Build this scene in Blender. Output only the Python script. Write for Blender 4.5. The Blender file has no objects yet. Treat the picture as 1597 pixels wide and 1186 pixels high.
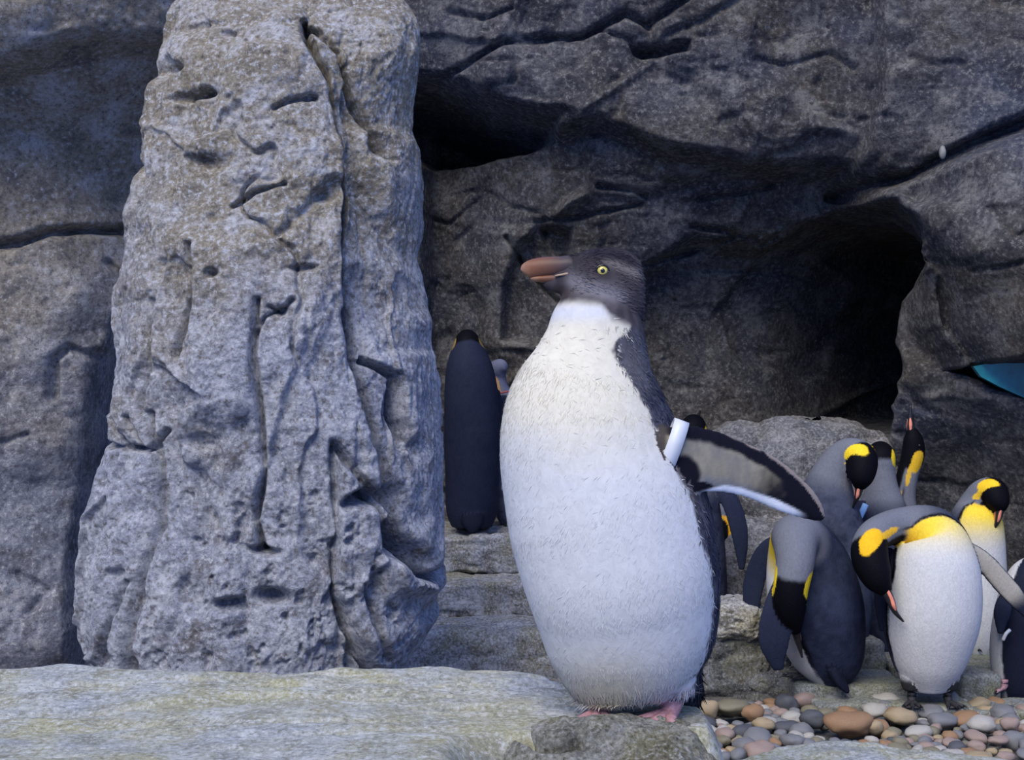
import bpy, math, random
import numpy as np
from mathutils import Vector, Matrix, kdtree

random.seed(7)
RNG = np.random.default_rng(7)
scene = bpy.context.scene
COL = scene.collection

# ------------------------------------------------------------------ camera, sky, sun, exposure
F, CX, CY, CAMZ = 2200.0, 798.5, 593.0, 1.07
cam_d = bpy.data.cameras.new('camera'); cam = bpy.data.objects.new('camera', cam_d)
COL.objects.link(cam); scene.camera = cam
cam.location = (0, 0, CAMZ); cam.rotation_euler = (math.pi/2, 0, 0)
cam_d.sensor_width = 36.0; cam_d.lens = F/1597.0*36.0; cam_d.clip_start = 0.05

world = bpy.data.worlds.new('overcast_sky'); scene.world = world; world.use_nodes = True
bg = world.node_tree.nodes['Background']
bg.inputs[0].default_value = (0.26, 0.42, 1.0, 1); bg.inputs[1].default_value = 0.84

sun_d = bpy.data.lights.new('daylight', 'SUN'); sun = bpy.data.objects.new('daylight', sun_d)
COL.objects.link(sun)
sun_d.energy = 3.3; sun_d.angle = math.radians(40); sun_d.color = (1.0, 0.93, 0.81)
sun.rotation_euler = Vector((0.34, 0.85, -1.0)).to_track_quat('-Z', 'Y').to_euler()

vs = scene.view_settings
vs.view_transform = 'Standard'; vs.look = 'None'; vs.exposure = 0.22; vs.gamma = 1.0
vs.use_curve_mapping = False

# ------------------------------------------------------------------ helpers
def P(px, py, Y):
    """point at distance Y in front of the camera seen at photograph pixel (px, py)"""
    return np.array([(px-CX)/F*Y, Y, CAMZ-(py-CY)/F*Y])

def tag(o, label=None, cat=None, group=None, kind=None):
    if label: o['label'] = label
    if cat: o['category'] = cat
    if group: o['group'] = group
    if kind: o['kind'] = kind
    return o

def link(name, me, mat=None, parent=None):
    o = bpy.data.objects.new(name, me); COL.objects.link(o)
    if mat is not None and len(me.materials) == 0: me.materials.append(mat)
    if parent is not None: o.parent = parent
    return o

def empty(name, loc):
    o = bpy.data.objects.new(name, None); COL.objects.link(o); o.location = loc
    o.empty_display_size = 0.05
    return o

def mesh_np(name, V, Fq, smooth=True):
    """fast mesh from numpy verts and equal-size faces"""
    V = np.ascontiguousarray(V, dtype=np.float32); Fq = np.ascontiguousarray(Fq, dtype=np.int32)
    me = bpy.data.meshes.new(name); k = Fq.shape[1]
    me.vertices.add(len(V)); me.vertices.foreach_set('co', V.ravel())
    me.loops.add(Fq.size); me.loops.foreach_set('vertex_index', Fq.ravel())
    me.polygons.add(len(Fq))
    me.polygons.foreach_set('loop_start', np.arange(0, Fq.size, k, dtype=np.int32))
    me.polygons.foreach_set('loop_total', np.full(len(Fq), k, dtype=np.int32))
    me.polygons.foreach_set('use_smooth', np.full(len(Fq), smooth, dtype=bool))
    me.update(calc_edges=True); me.validate()
    return me

def mesh_py(name, V, Fs, smooth=True):
    me = bpy.data.meshes.new(name); me.from_pydata([tuple(map(float, v)) for v in V], [], [tuple(map(int, f)) for f in Fs])
    if smooth: me.polygons.foreach_set('use_smooth', np.ones(len(me.polygons), dtype=bool))
    me.update(); return me

def grid_faces(nu, nv, wrap=False):
    i = np.arange(nu if wrap else nu-1)[:, None]; j = np.arange(nv-1)[None, :]
    i2 = (i+1) % nu
    a = i*nv+j; b = i2*nv+j; c = i2*nv+j+1; d = i*nv+j+1
    return np.stack([a, b, c, d], -1).reshape(-1, 4)

def _h(ix, iy, iz, seed):
    n = (ix.astype(np.uint32)*np.uint32(374761393) + iy.astype(np.uint32)*np.uint32(668265263)
         + iz.astype(np.uint32)*np.uint32(2147483647) + np.uint32(seed*1013904223 & 0xffffffff))
    n = (n ^ (n >> np.uint32(13)))*np.uint32(1274126177)
    n = n ^ (n >> np.uint32(16))
    n = n*np.uint32(2246822519); n = n ^ (n >> np.uint32(15))
    return (n & np.uint32(0xffffff)).astype(np.float32)/np.float32(0xffffff)

def vnoise(p, seed=0):
    p = np.asarray(p, dtype=np.float32)
    i = np.floor(p).astype(np.int64); f = p-i; f = f*f*f*(f*(f*6-15)+10)
    x, y, z = i[..., 0], i[..., 1], i[..., 2]; fx, fy, fz = f[..., 0], f[..., 1], f[..., 2]
    def L(a, b, t): return a+(b-a)*t
    c = lambda dx, dy, dz: _h(x+dx, y+dy, z+dz, seed)
    return L(L(L(c(0,0,0), c(1,0,0), fx), L(c(0,1,0), c(1,1,0), fx), fy),
             L(L(c(0,0,1), c(1,0,1), fx), L(c(0,1,1), c(1,1,1), fx), fy), fz)*2-1

def fbm(p, scale, octv=4, seed=0, gain=0.5, ridged=False):
    out = 0; amp = 1.0; tot = 0
    p = np.asarray(p, dtype=np.float32)*np.float32(scale)
    for k in range(octv):
        n = vnoise(p+np.float32(17.3*k), seed+k)
        if ridged: n = 1-2*np.abs(n)
        out = out+amp*n; tot += amp; amp *= gain; p = p*np.float32(2.03)
    return out/tot

def worley(p, scale, seed=0):
    """F1, F2 and cell id of a jittered cell pattern"""
    p = np.asarray(p, dtype=np.float32)*np.float32(scale); i = np.floor(p).astype(np.int64)
    f1 = np.full(p.shape[:-1], 9, np.float32); f2 = f1.copy(); cid = np.zeros_like(f1)
    for dx in (-1, 0, 1):
        for dy in (-1, 0, 1):
            for dz in (-1, 0, 1):
                c = i+np.array([dx, dy, dz])
                q = np.stack([c[..., k]+_h(c[..., 0], c[..., 1], c[..., 2], seed+k) for k in range(3)], -1)
                d = np.sqrt(((p-q)**2).sum(-1)); h = _h(c[..., 0], c[..., 1], c[..., 2], seed+9)
                near = d < f1
                f2 = np.where(near, f1, np.minimum(f2, d)); cid = np.where(near, h, cid); f1 = np.minimum(f1, d)
    return f1, f2, cid

def sstep(a, b, x):
    t = np.clip((x-a)/(b-a), 0, 1); return t*t*(3-2*t)

def pdist(U, V, pts):
    """distance of (U, V) to a polyline"""
    best = np.full(U.shape, 1e9, np.float32)
    for (x0, y0), (x1, y1) in zip(pts[:-1], pts[1:]):
        dx, dy = x1-x0, y1-y0; l2 = dx*dx+dy*dy+1e-12
        t = np.clip(((U-x0)*dx+(V-y0)*dy)/l2, 0, 1)
        best = np.minimum(best, (U-x0-t*dx)**2+(V-y0-t*dy)**2)
    return np.sqrt(best)

def psd(U, V, pts):
    """signed distance to a closed polygon, positive inside"""
    pts = list(pts); d = pdist(U, V, pts+[pts[0]])
    ins = np.zeros(U.shape, bool)
    for (x0, y0), (x1, y1) in zip(pts, pts[1:]+[pts[0]]):
        if y0 == y1: continue
        c = ((y0 > V) != (y1 > V)) & (U < (x1-x0)*(V-y0)/(y1-y0)+x0)
        ins ^= c
    return np.where(ins, d, -d)

def rbf(pts, vals, U, V):
    pts = np.array(pts, float); vals = np.array(vals, float)
    d = np.sqrt(((pts[:, None]-pts[None])**2).sum(-1)); n = len(pts)
    A = np.zeros((n+1, n+1)); A[:n, :n] = d-np.eye(n)*0.02; A[n, :n] = A[:n, n] = 1
    w = np.linalg.solve(A, np.append(vals, 0))
    out = np.full(U.shape, w[n], np.float32)
    for (x, y), k in zip(pts, w[:n]): out += np.float32(k)*np.sqrt((U-x)**2+(V-y)**2)
    return out

# ------------------------------------------------------------------ materials
def new_mat(name):
    m = bpy.data.materials.new(name); m.use_nodes = True
    nt = m.node_tree; b = nt.nodes['Principled BSDF']
    return m, nt, b

def nd(nt, typ, **kw):
    n = nt.nodes.new(typ)
    for k, v in kw.items():
        if k.startswith('i_'):
            key = k[2:]; key = int(key) if key.isdigit() else key
            n.inputs[key].default_value = v
        else: setattr(n, k, v)
    return n

def ramp(nt, fac, stops):
    r = nt.nodes.new('ShaderNodeValToRGB'); e = r.color_ramp.elements
    while len(e) < len(stops): e.new(0.5)
    for k, (p, c) in enumerate(stops):
        e[k].position = p; e[k].color = (*c, 1) if len(c) == 3 else c
    nt.links.new(fac, r.inputs[0]); return r

def mix(nt, a, b, fac, mode='MIX'):
    m = nt.nodes.new('ShaderNodeMix'); m.data_type = 'RGBA'; m.blend_type = mode
    for sock, v in ((m.inputs[6], a), (m.inputs[7], b), (m.inputs[0], fac)):
        if hasattr(v, 'is_output'): nt.links.new(v, sock)
        elif isinstance(v, (int, float)): sock.default_value = v
        else: sock.default_value = (*v, 1)
    return m.outputs[2]

def noise_out(nt, co, scale, detail=6, rough=0.6, dist=0.0):
    n = nd(nt, 'ShaderNodeTexNoise', i_Scale=scale, i_Detail=detail, i_Roughness=rough, i_Distortion=dist)
    nt.links.new(co, n.inputs['Vector']); return n.outputs['Fac']

def rock_mat(name, cool, warm, pale, dark, scale=1.0, moss=None, bump=0.5, warm_bias=0.5, fleck=0.55, rough=0.85, zwarm=None):
    m, nt, b = new_mat(name)
    tc = nd(nt, 'ShaderNodeTexCoord'); co = tc.outputs['Object']
    big = noise_out(nt, co, 1.6*scale, 4, 0.55, 0.4)
    if zwarm:      # bleached, limewashed foot and browner weathered top
        sx = nd(nt, 'ShaderNodeSeparateXYZ'); nt.links.new(co, sx.inputs[0])
        mr = nd(nt, 'ShaderNodeMapRange', i_1=zwarm[0], i_2=zwarm[1], i_3=-0.22, i_4=0.32); nt.links.new(sx.outputs[2], mr.inputs[0])
        ad = nd(nt, 'ShaderNodeMath', operation='ADD'); nt.links.new(big, ad.inputs[0]); nt.links.new(mr.outputs[0], ad.inputs[1]); big = ad.outputs[0]
    c = mix(nt, cool, warm, ramp(nt, big, [(warm_bias-0.16, (0,0,0)), (warm_bias+0.16, (1,1,1))]).outputs[0])
    mid = noise_out(nt, co, 7*scale, 8, 0.68, 0.3)
    c = mix(nt, c, pale, ramp(nt, mid, [(0.51, (0,0,0)), (0.67, (0.8,)*3)]).outputs[0])
    c = mix(nt, c, dark, ramp(nt, mid, [(0.33, (0.75,)*3), (0.47, (0,0,0))]).outputs[0])
    if moss:
        mo = noise_out(nt, co, 3.3*scale, 6, 0.6, 0.6)
        c = mix(nt, c, moss, ramp(nt, mo, [(0.47, (0,0,0)), (0.66, (0.75,)*3)]).outputs[0])
    fine = noise_out(nt, co, 55*scale, 6, 0.75)
    c = mix(nt, c, dark, ramp(nt, fine, [(0.35, (0.85,)*3), (0.49, (0,0,0))]).outputs[0])
    c = mix(nt, c, pale, ramp(nt, fine, [(fleck-0.03, (0,0,0)), (fleck+0.07, (0.9,)*3)]).outputs[0])
    nt.links.new(c, b.inputs['Base Color']); b.inputs['Roughness'].default_value = rough
    b.inputs['Specular IOR Level'].default_value = 0.25
    f2 = noise_out(nt, co, 24*scale, 10, 0.72, 0.2)
    b1 = nd(nt, 'ShaderNodeBump', i_Strength=bump, i_Distance=0.03/scale); nt.links.new(f2, b1.inputs['Height'])
    b2 = nd(nt, 'ShaderNodeBump', i_Strength=bump*0.8, i_Distance=0.008/scale); nt.links.new(fine, b2.inputs['Height'])
    nt.links.new(b1.outputs[0], b2.inputs['Normal']); nt.links.new(b2.outputs[0], b.inputs['Normal'])
    return m

def plain_mat(name, col, rough=0.5, spec=0.5, var=0.0, scale=60, bump=0.0):
    m, nt, b = new_mat(name)
    tc = nd(nt, 'ShaderNodeTexCoord'); n = noise_out(nt, tc.outputs['Object'], scale, 5, 0.6)
    lo = tuple(x*(1-var) for x in col); hi = tuple(min(1, x*(1+var)) for x in col)
    nt.links.new(ramp(nt, n, [(0.35, lo), (0.65, hi)]).outputs[0], b.inputs['Base Color'])
    b.inputs['Roughness'].default_value = rough; b.inputs['Specular IOR Level'].default_value = spec
    if bump:
        bb = nd(nt, 'ShaderNodeBump', i_Strength=bump, i_Distance=0.004); nt.links.new(n, bb.inputs['Height'])
        nt.links.new(bb.outputs[0], b.inputs['Normal'])
    return m

def plumage_mat(name, scale, stretch, bump, var=0.10, dist=1.5, bdist=0.004, rough=0.62):
    m, nt, b = new_mat(name)
    at = nd(nt, 'ShaderNodeAttribute', attribute_name='Col')
    tc = nd(nt, 'ShaderNodeTexCoord')
    mp = nd(nt, 'ShaderNodeMapping'); mp.inputs['Scale'].default_value = (1, 1, stretch)
    nt.links.new(tc.outputs['Object'], mp.inputs[0])
    n = noise_out(nt, mp.outputs[0], scale, 4, 0.55, dist)
    r = ramp(nt, n, [(0.3, (1-var,)*3), (0.65, (1+var*0.3,)*3)])
    nt.links.new(mix(nt, at.outputs['Color'], r.outputs[0], 1.0, 'MULTIPLY'), b.inputs['Base Color'])
    b.inputs['Roughness'].default_value = rough; b.inputs['Specular IOR Level'].default_value = 0.05
    b.inputs['Sheen Weight'].default_value = 0.0
    bb = nd(nt, 'ShaderNodeBump', i_Strength=bump, i_Distance=bdist); nt.links.new(n, bb.inputs['Height'])
    nt.links.new(bb.outputs[0], b.inputs['Normal'])
    return m

M = {}
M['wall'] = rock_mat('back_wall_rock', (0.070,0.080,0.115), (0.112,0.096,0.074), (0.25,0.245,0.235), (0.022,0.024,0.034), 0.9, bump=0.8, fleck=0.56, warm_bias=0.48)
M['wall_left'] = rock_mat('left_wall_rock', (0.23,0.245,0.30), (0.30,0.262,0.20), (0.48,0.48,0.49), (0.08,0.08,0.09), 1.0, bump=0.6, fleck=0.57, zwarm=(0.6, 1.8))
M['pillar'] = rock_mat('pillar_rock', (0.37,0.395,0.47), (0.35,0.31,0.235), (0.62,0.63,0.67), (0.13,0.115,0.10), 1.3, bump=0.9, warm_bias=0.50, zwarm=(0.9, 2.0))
M['ledge'] = rock_mat('ledge_rock', (0.33,0.36,0.42), (0.36,0.355,0.26), (0.52,0.535,0.53), (0.15,0.15,0.115), 3.0, moss=(0.38,0.36,0.20), bump=0.6, warm_bias=0.42)
M['mossy'] = rock_mat('mossy_boulder_rock', (0.24,0.25,0.24), (0.23,0.21,0.14), (0.45,0.45,0.42), (0.05,0.043,0.032), 3.4, moss=(0.26,0.245,0.12), bump=1.0, warm_bias=0.42)
M['step'] = rock_mat('step_stone', (0.31,0.33,0.38), (0.28,0.26,0.20), (0.52,0.53,0.56), (0.07,0.062,0.05), 2.0, moss=(0.24,0.22,0.12), bump=0.6)
M['slab'] = rock_mat('slab_stone', (0.17,0.19,0.20), (0.19,0.19,0.145), (0.32,0.33,0.32), (0.05,0.05,0.045), 2.5, moss=(0.19,0.20,0.11), bump=0.4)
M['boulder'] = rock_mat('boulder_rock', (0.13,0.14,0.17), (0.17,0.155,0.13), (0.30,0.30,0.32), (0.04,0.04,0.045), 1.4, bump=0.6)
M['darkrock'] = rock_mat('dark_boulder_rock', (0.10,0.11,0.14), (0.12,0.115,0.09), (0.24,0.25,0.28), (0.03,0.03,0.035), 2.0, moss=(0.15,0.15,0.085), bump=0.6)
M['floor'] = rock_mat('wet_ground', (0.09,0.095,0.10), (0.11,0.10,0.08), (0.20,0.20,0.20), (0.03,0.03,0.03), 3.0, bump=0.6)

# ------------------------------------------------------------------ the setting: floor and rock walls
def wpt(px, py, Y):
    q = P(px, py, Y); return (q[0], q[2])

def build_floor():
    xs = np.linspace(-4.2, 4.2, 220); ys = np.linspace(0.2, 9.0, 230)
    X, Y = np.meshgrid(xs, ys, indexing='ij')
    p = np.stack([X, Y, X*0], -1)
    Z = -0.035+0.02*fbm(p, 3, 4, 3)+0.10*sstep(5.0, 6.4, Y)
    V = np.stack([X, Y, Z], -1).reshape(-1, 3)
    tag(link('floor', mesh_np('floor', V, grid_faces(220, 230)), M['floor']),
        'dark wet ground of the enclosure under the pebbles and slabs', 'ground', kind='structure')

def carve(D, U, V, pts, depth, width, jit=None):
    """a crack: push the surface back along a polyline given in wall metres"""
    d = pdist(U, V, pts)
    if jit is not None: d = np.abs(d+jit)
    return D+depth*np.exp(-(d/width)**2)

def build_wall_back():
    nx, nz = 860, 520
    xs = np.linspace(-2.6, 3.9, nx).astype(np.float32); zs = np.linspace(-0.15, 3.6, nz).astype(np.float32)
    X, Z = np.meshgrid(xs, zs, indexing='ij')
    ctrl = [(300,-150,6.0),(300,300,6.3),(300,900,6.4),(600,0,6.0),(600,120,6.0),(640,300,6.35),(640,500,6.45),(700,250,6.4),(700,430,6.45),(740,800,6.5),
            (800,20,5.85),(1000,30,5.70),(1200,60,5.68),(1400,30,5.6),(1597,20,5.45),(1800,0,5.4),(800,-200,5.7),(1300,-200,5.6),(1750,-200,5.3),
            (760,120,5.80),(880,140,5.72),(1000,150,5.70),(1120,180,5.70),(1260,190,5.72),(1000,85,5.78),
            (820,330,6.0),(950,260,5.86),(1100,290,5.80),(1230,310,5.86),(820,440,6.12),(820,620,6.2),
            (1000,500,6.1),(1150,500,6.1),(1300,500,6.1),(1000,700,6.1),(1200,800,6.1),
            (1385,330,5.95),(1400,470,5.85),(1380,620,5.9),(1440,330,5.5),(1500,400,5.35),(1600,400,5.25),(1500,260,5.45),(1600,260,5.35),(1600,520,5.25),
            (1430,540,5.75),(1500,700,5.85),(1600,700,5.55),(1450,900,6.15),(1600,900,5.8),(1400,800,6.2),(1420,150,5.6),(1550,120,5.5),(1800,500,5.1),(1800,900,5.3),
            (1300,1000,6.1),(900,1000,6.3)]
    D = rbf([wpt(*c) for c in ctrl], [c[2] for c in ctrl], X, Z)
    p3 = np.stack([X, Z, X*0+3.1], -1)
    warp = 0.05*fbm(p3, 2.2, 4, 11); warp2 = 0.05*fbm(p3, 2.2, 4, 23)
    jag = 0.020*fbm(p3, 7, 4, 31)
    Xw, Zw = X+warp*0.35+jag*0.6, Z+warp2*0.35+jag
    L = lambda pts, Y: [wpt(a, b, Y) for a, b in pts]
    # recess under the upper overhang
    r1 = L([(640,118),(700,124),(735,134),(784,164),(874,186),(940,168),(1000,196),(1053,226),(1119,232),(1179,246),(1269,250),(1335,248),(1352,300),(1362,370),(1372,470),(1362,560),(1358,700),(640,760)], 5.75)
    D += 0.20*sstep(-0.015, 0.055, psd(Xw, Zw, r1))
    # second shelf and the alcove beneath it
    r2 = L([(925,300),(990,298),(1065,280),(1120,262),(1340,262),(1352,380),(1357,700),(900,760),(890,420),(838,345)], 6.0)
    D += 0.07*sstep(-0.02, 0.05, psd(Xw, Zw, r2))
    r3 = L([(1000,418),(1077,366),(1137,376),(1185,382),(1239,350),(1299,333),(1329,340),(1352,389),(1367,461),(1359,539),(1354,690),(1000,720),(985,520)], 6.25)
    s3 = psd(Xw, Zw, r3)
    D += 0.16*sstep(-0.015, 0.06, s3)
    xa, xb = wpt(1130, 500, 6.4)[0], wpt(1350, 500, 6.4)[0]
    deep = 1.5*sstep(xa, xb, Xw)**1.6*sstep(-0.005, 0.12, s3)      # the alcove turns away to the right as a tunnel
    D += deep
    # dark cave mouth high on the left
    r4 = L([(560,105),(655,122),(735,138),(784,166),(874,190),(868,222),(820,240),(655,244),(560,240)], 6.1)
    D += 1.0*sstep(-0.01, 0.12, psd(Xw, Zw, r4))
    # shallow arched niche left of the big penguin's head
    r5 = L([(838,346),(800,385),(780,440),(776,525),(830,536),(900,530),(900,350)], 6.2)
    D += 0.10*sstep(-0.01, 0.04, psd(Xw, Zw, r5))
    # low niche where the two rear penguins stand
    r6 = L([(640,520),(700,505),(770,540),(800,560),(860,700),(860,1000),(640,1000)], 6.4)
    D += 0.05*sstep(-0.01, 0.05, psd(Xw, Zw, r6))
    # crevice lower right, opening to the pool window
    r7 = L([(1503,572),(1540,566),(1600,556),(1700,540),(1700,650),(1600,612),(1560,600)], 5.4)
    D += 0.55*sstep(-0.015, 0.06, psd(Xw, Zw, r7))
    # pockets
    r8 = L([(981,60),(1030,56),(1078,62),(1080,80),(1030,80),(990,74)], 5.7)
    D += 0.14*sstep(-0.01, 0.035, psd(Xw, Zw, r8))
    # block faces: rock left of the vertical seam stands a little behind the right hand mass
    r9 = L([(1362,-60),(1358,80),(1366,150),(1352,215),(1340,262),(1401,268),(1445,266),(1473,245),(1527,218),(1600,194),(1900,150),(1900,-60)], 5.55)
    D -= 0.10*sstep(-0.02, 0.05, psd(Xw, Zw, r9))
    r10 = L([(1359,284),(1401,362),(1449,433),(1467,511),(1503,577),(1563,601),(1900,560),(1900,160),(1600,200),(1473,250),(1401,272)], 5.4)
    D -= 0.24*sstep(-0.01, 0.045, psd(Xw, Zw, r10))
    r11 = L([(1362,560),(1395,520),(1440,545),(1500,580),(1580,625),(1700,690),(1900,700),(1900,1200),(1370,1200)], 5.65)
    D -= 0.12*sstep(-0.02, 0.07, psd(Xw, Zw, r11))
    # cracks
    jc = 0.006*fbm(p3, 14, 3, 41)
    cracks = [([(640,122),(658,114),(730,90),(784,63),(862,54),(910,57),(975,24),(1011,42),(1071,3),(1100,-30)], 5.8, .07, .016),
              ([(1353,-30),(1359,78),(1365,150),(1353,204),(1340,250)], 5.65, .06, .02),
              ([(1353,273),(1401,264),(1443,264),(1473,243),(1527,216),(1597,192),(1680,170)], 5.45, .10, .016),
              ([(1359,282),(1401,360),(1449,431),(1467,509),(1503,575),(1563,599),(1597,629),(1700,690)], 5.6, .14, .022),
              ([(1362,395),(1385,405),(1400,412),(1440,432)], 5.8, .04, .012),
              ([(1000,416),(1050,400),(1100,386),(1140,374)], 6.3, .07, .012),
              ([(838,342),(900,338),(975,323),(1000,318)], 6.1, .06, .012),
              ([(934,288),(988,294),(1010,300)], 6.0, .06, .012),
              ([(655,330),(700,345),(760,300),(800,330),(838,342)], 6.4, .03, .012),
              ([(1440,640),(1400,600),(1372,570)], 5.8, .05, .015), ([(1395,635),(1370,640),(1360,690)], 5.8, .06, .018),
              ([(790,370),(815,410),(850,450),(870,470)], 6.3, .06, .012),
              ([(1077,355),(1120,360),(1180,372)], 6.2, .06, .012),
              ([(985,60),(930,40),(880,60)], 5.75, .03, .01), ([(1180,90),(1230,100),(1290,85),(1330,110)], 5.7, .025, .012),
              ([(1525,330),(1550,380),(1565,370),(1590,350)], 5.3, .03, .01), ([(1530,425),(1560,418)], 5.3, .03, .01),
              ([(700,20),(760,35),(800,20)], 5.9, .03, .012), ([(1100,300),(1180,290),(1280,262)], 5.9, .05, .012)]
    for pts, y, dep, w in cracks: D = carve(D, X, Z, L(pts, y), dep*0.9, w*0.9, jc)
    # natural relief: soft bulges, faceted breaks, grain
    p = np.stack([X, Z, D*0.6], -1)
    D -= 0.085*fbm(p, 2.1, 3, 51)
    rr = fbm(p*np.array([1.0, 1.5, 1.0], np.float32), 3.6, 4, 61, ridged=True)
    D += 0.022*sstep(0.45, 0.9, rr)
    f1, f2, cid = worley(p+0.10*np.stack([fbm(p, 3, 3, 71)]*3, -1), 1.9, 5)
    D -= 0.07*(cid-0.5)*sstep(0.0, 0.10, f2-f1)
    D -= 0.012*fbm(p, 10, 4, 81, 0.6)
    D = np.clip(D, 4.9, 9)
    V = np.stack([X+0.62*deep, D, Z], -1).reshape(-1, 3)
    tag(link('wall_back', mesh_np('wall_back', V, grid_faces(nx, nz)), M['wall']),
        'dark grey sculpted rock wall with overhang, caves and alcove behind the penguins', 'rock wall', kind='structure')

def build_wall_left():
    nx, nz = 330, 520
    xs = np.linspace(-3.1, -1.0, nx).astype(np.float32); zs = np.linspace(-0.15, 3.1, nz).astype(np.float32)
    X, Z = np.meshgrid(xs, zs, indexing='ij')
    ctrl = [(-400,0,4.5),(-400,900,4.5),(-150,300,4.75),(0,30,4.55),(120,20,4.6),(250,10,4.7),(400,0,5.0),(0,200,4.85),(120,200,4.9),(250,200,5.1),(0,450,4.82),(100,450,4.88),(200,450,5.1),(330,300,5.5),
            (0,700,4.8),(70,700,4.86),(0,950,4.75),(70,950,4.82),(-150,1100,4.6),(110,1020,4.85),(330,700,5.6),(300,1000,5.6)]
    D = rbf([wpt(*c) for c in ctrl], [c[2] for c in ctrl], X, Z)
    p3 = np.stack([X, Z, X*0+8.1], -1)
    jag = 0.022*fbm(p3, 6, 4, 33); Xw, Zw = X+jag, Z+jag
    L = lambda pts, Y: [wpt(a, b, Y) for a, b in pts]
    r = L([(-300,140),(0,102),(50,92),(110,66),(180,55),(240,46),(420,40),(420,1300),(-300,1300)], 4.75)
    D += 0.16*sstep(-0.01, 0.05, psd(Xw, Zw, r))
    gap = L([(160,450),(140,520),(112,620),(98,760),(88,900),(100,990),(92,1060),(420,1060),(420,450)], 4.9)
    D += 1.7*sstep(-0.02, 0.06, psd(Xw, Zw, gap))
    jc = 0.006*fbm(p3, 14, 3, 43)
    for pts, dep, w in [([(-100,390),(0,372),(45,352),(100,346),(168,342)], .09, .016), ([(60,350),(170,336)], .05, .012),
                        ([(60,620),(62,560),(80,540),(110,555)], .04, .014), ([(118,550),(112,640),(105,720),(100,800)], .05, .02),
                        ([(0,690),(30,680)], .02, .01), ([(130,400),(150,420),(165,410)], .04, .014), ([(20,900),(60,930),(40,960)], .03, .02)]:
        D = carve(D, X, Z, L(pts, 4.88), dep, w, jc)
    p = np.stack([X, Z, D*0.6], -1)
    D -= 0.07*fbm(p, 2.0, 3, 53)
    rr = fbm(p, 3.6, 4, 63, ridged=True); D += 0.015*sstep(0.45, 0.9, rr)
    f1, f2, cid = worley(p+0.1*np.stack([fbm(p, 3, 3, 73)]*3, -1), 1.7, 15); D -= 0.05*(cid-0.5)*sstep(0.0, 0.15, f2-f1)
    D -= 0.011*fbm(p, 11, 4, 83, 0.6)
    V = np.stack([X, D, Z], -1).reshape(-1, 3)
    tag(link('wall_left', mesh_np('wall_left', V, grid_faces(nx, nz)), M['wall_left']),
        'grey rock wall with horizontal cracks left of the pale pillar', 'rock wall', kind='structure')

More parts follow.
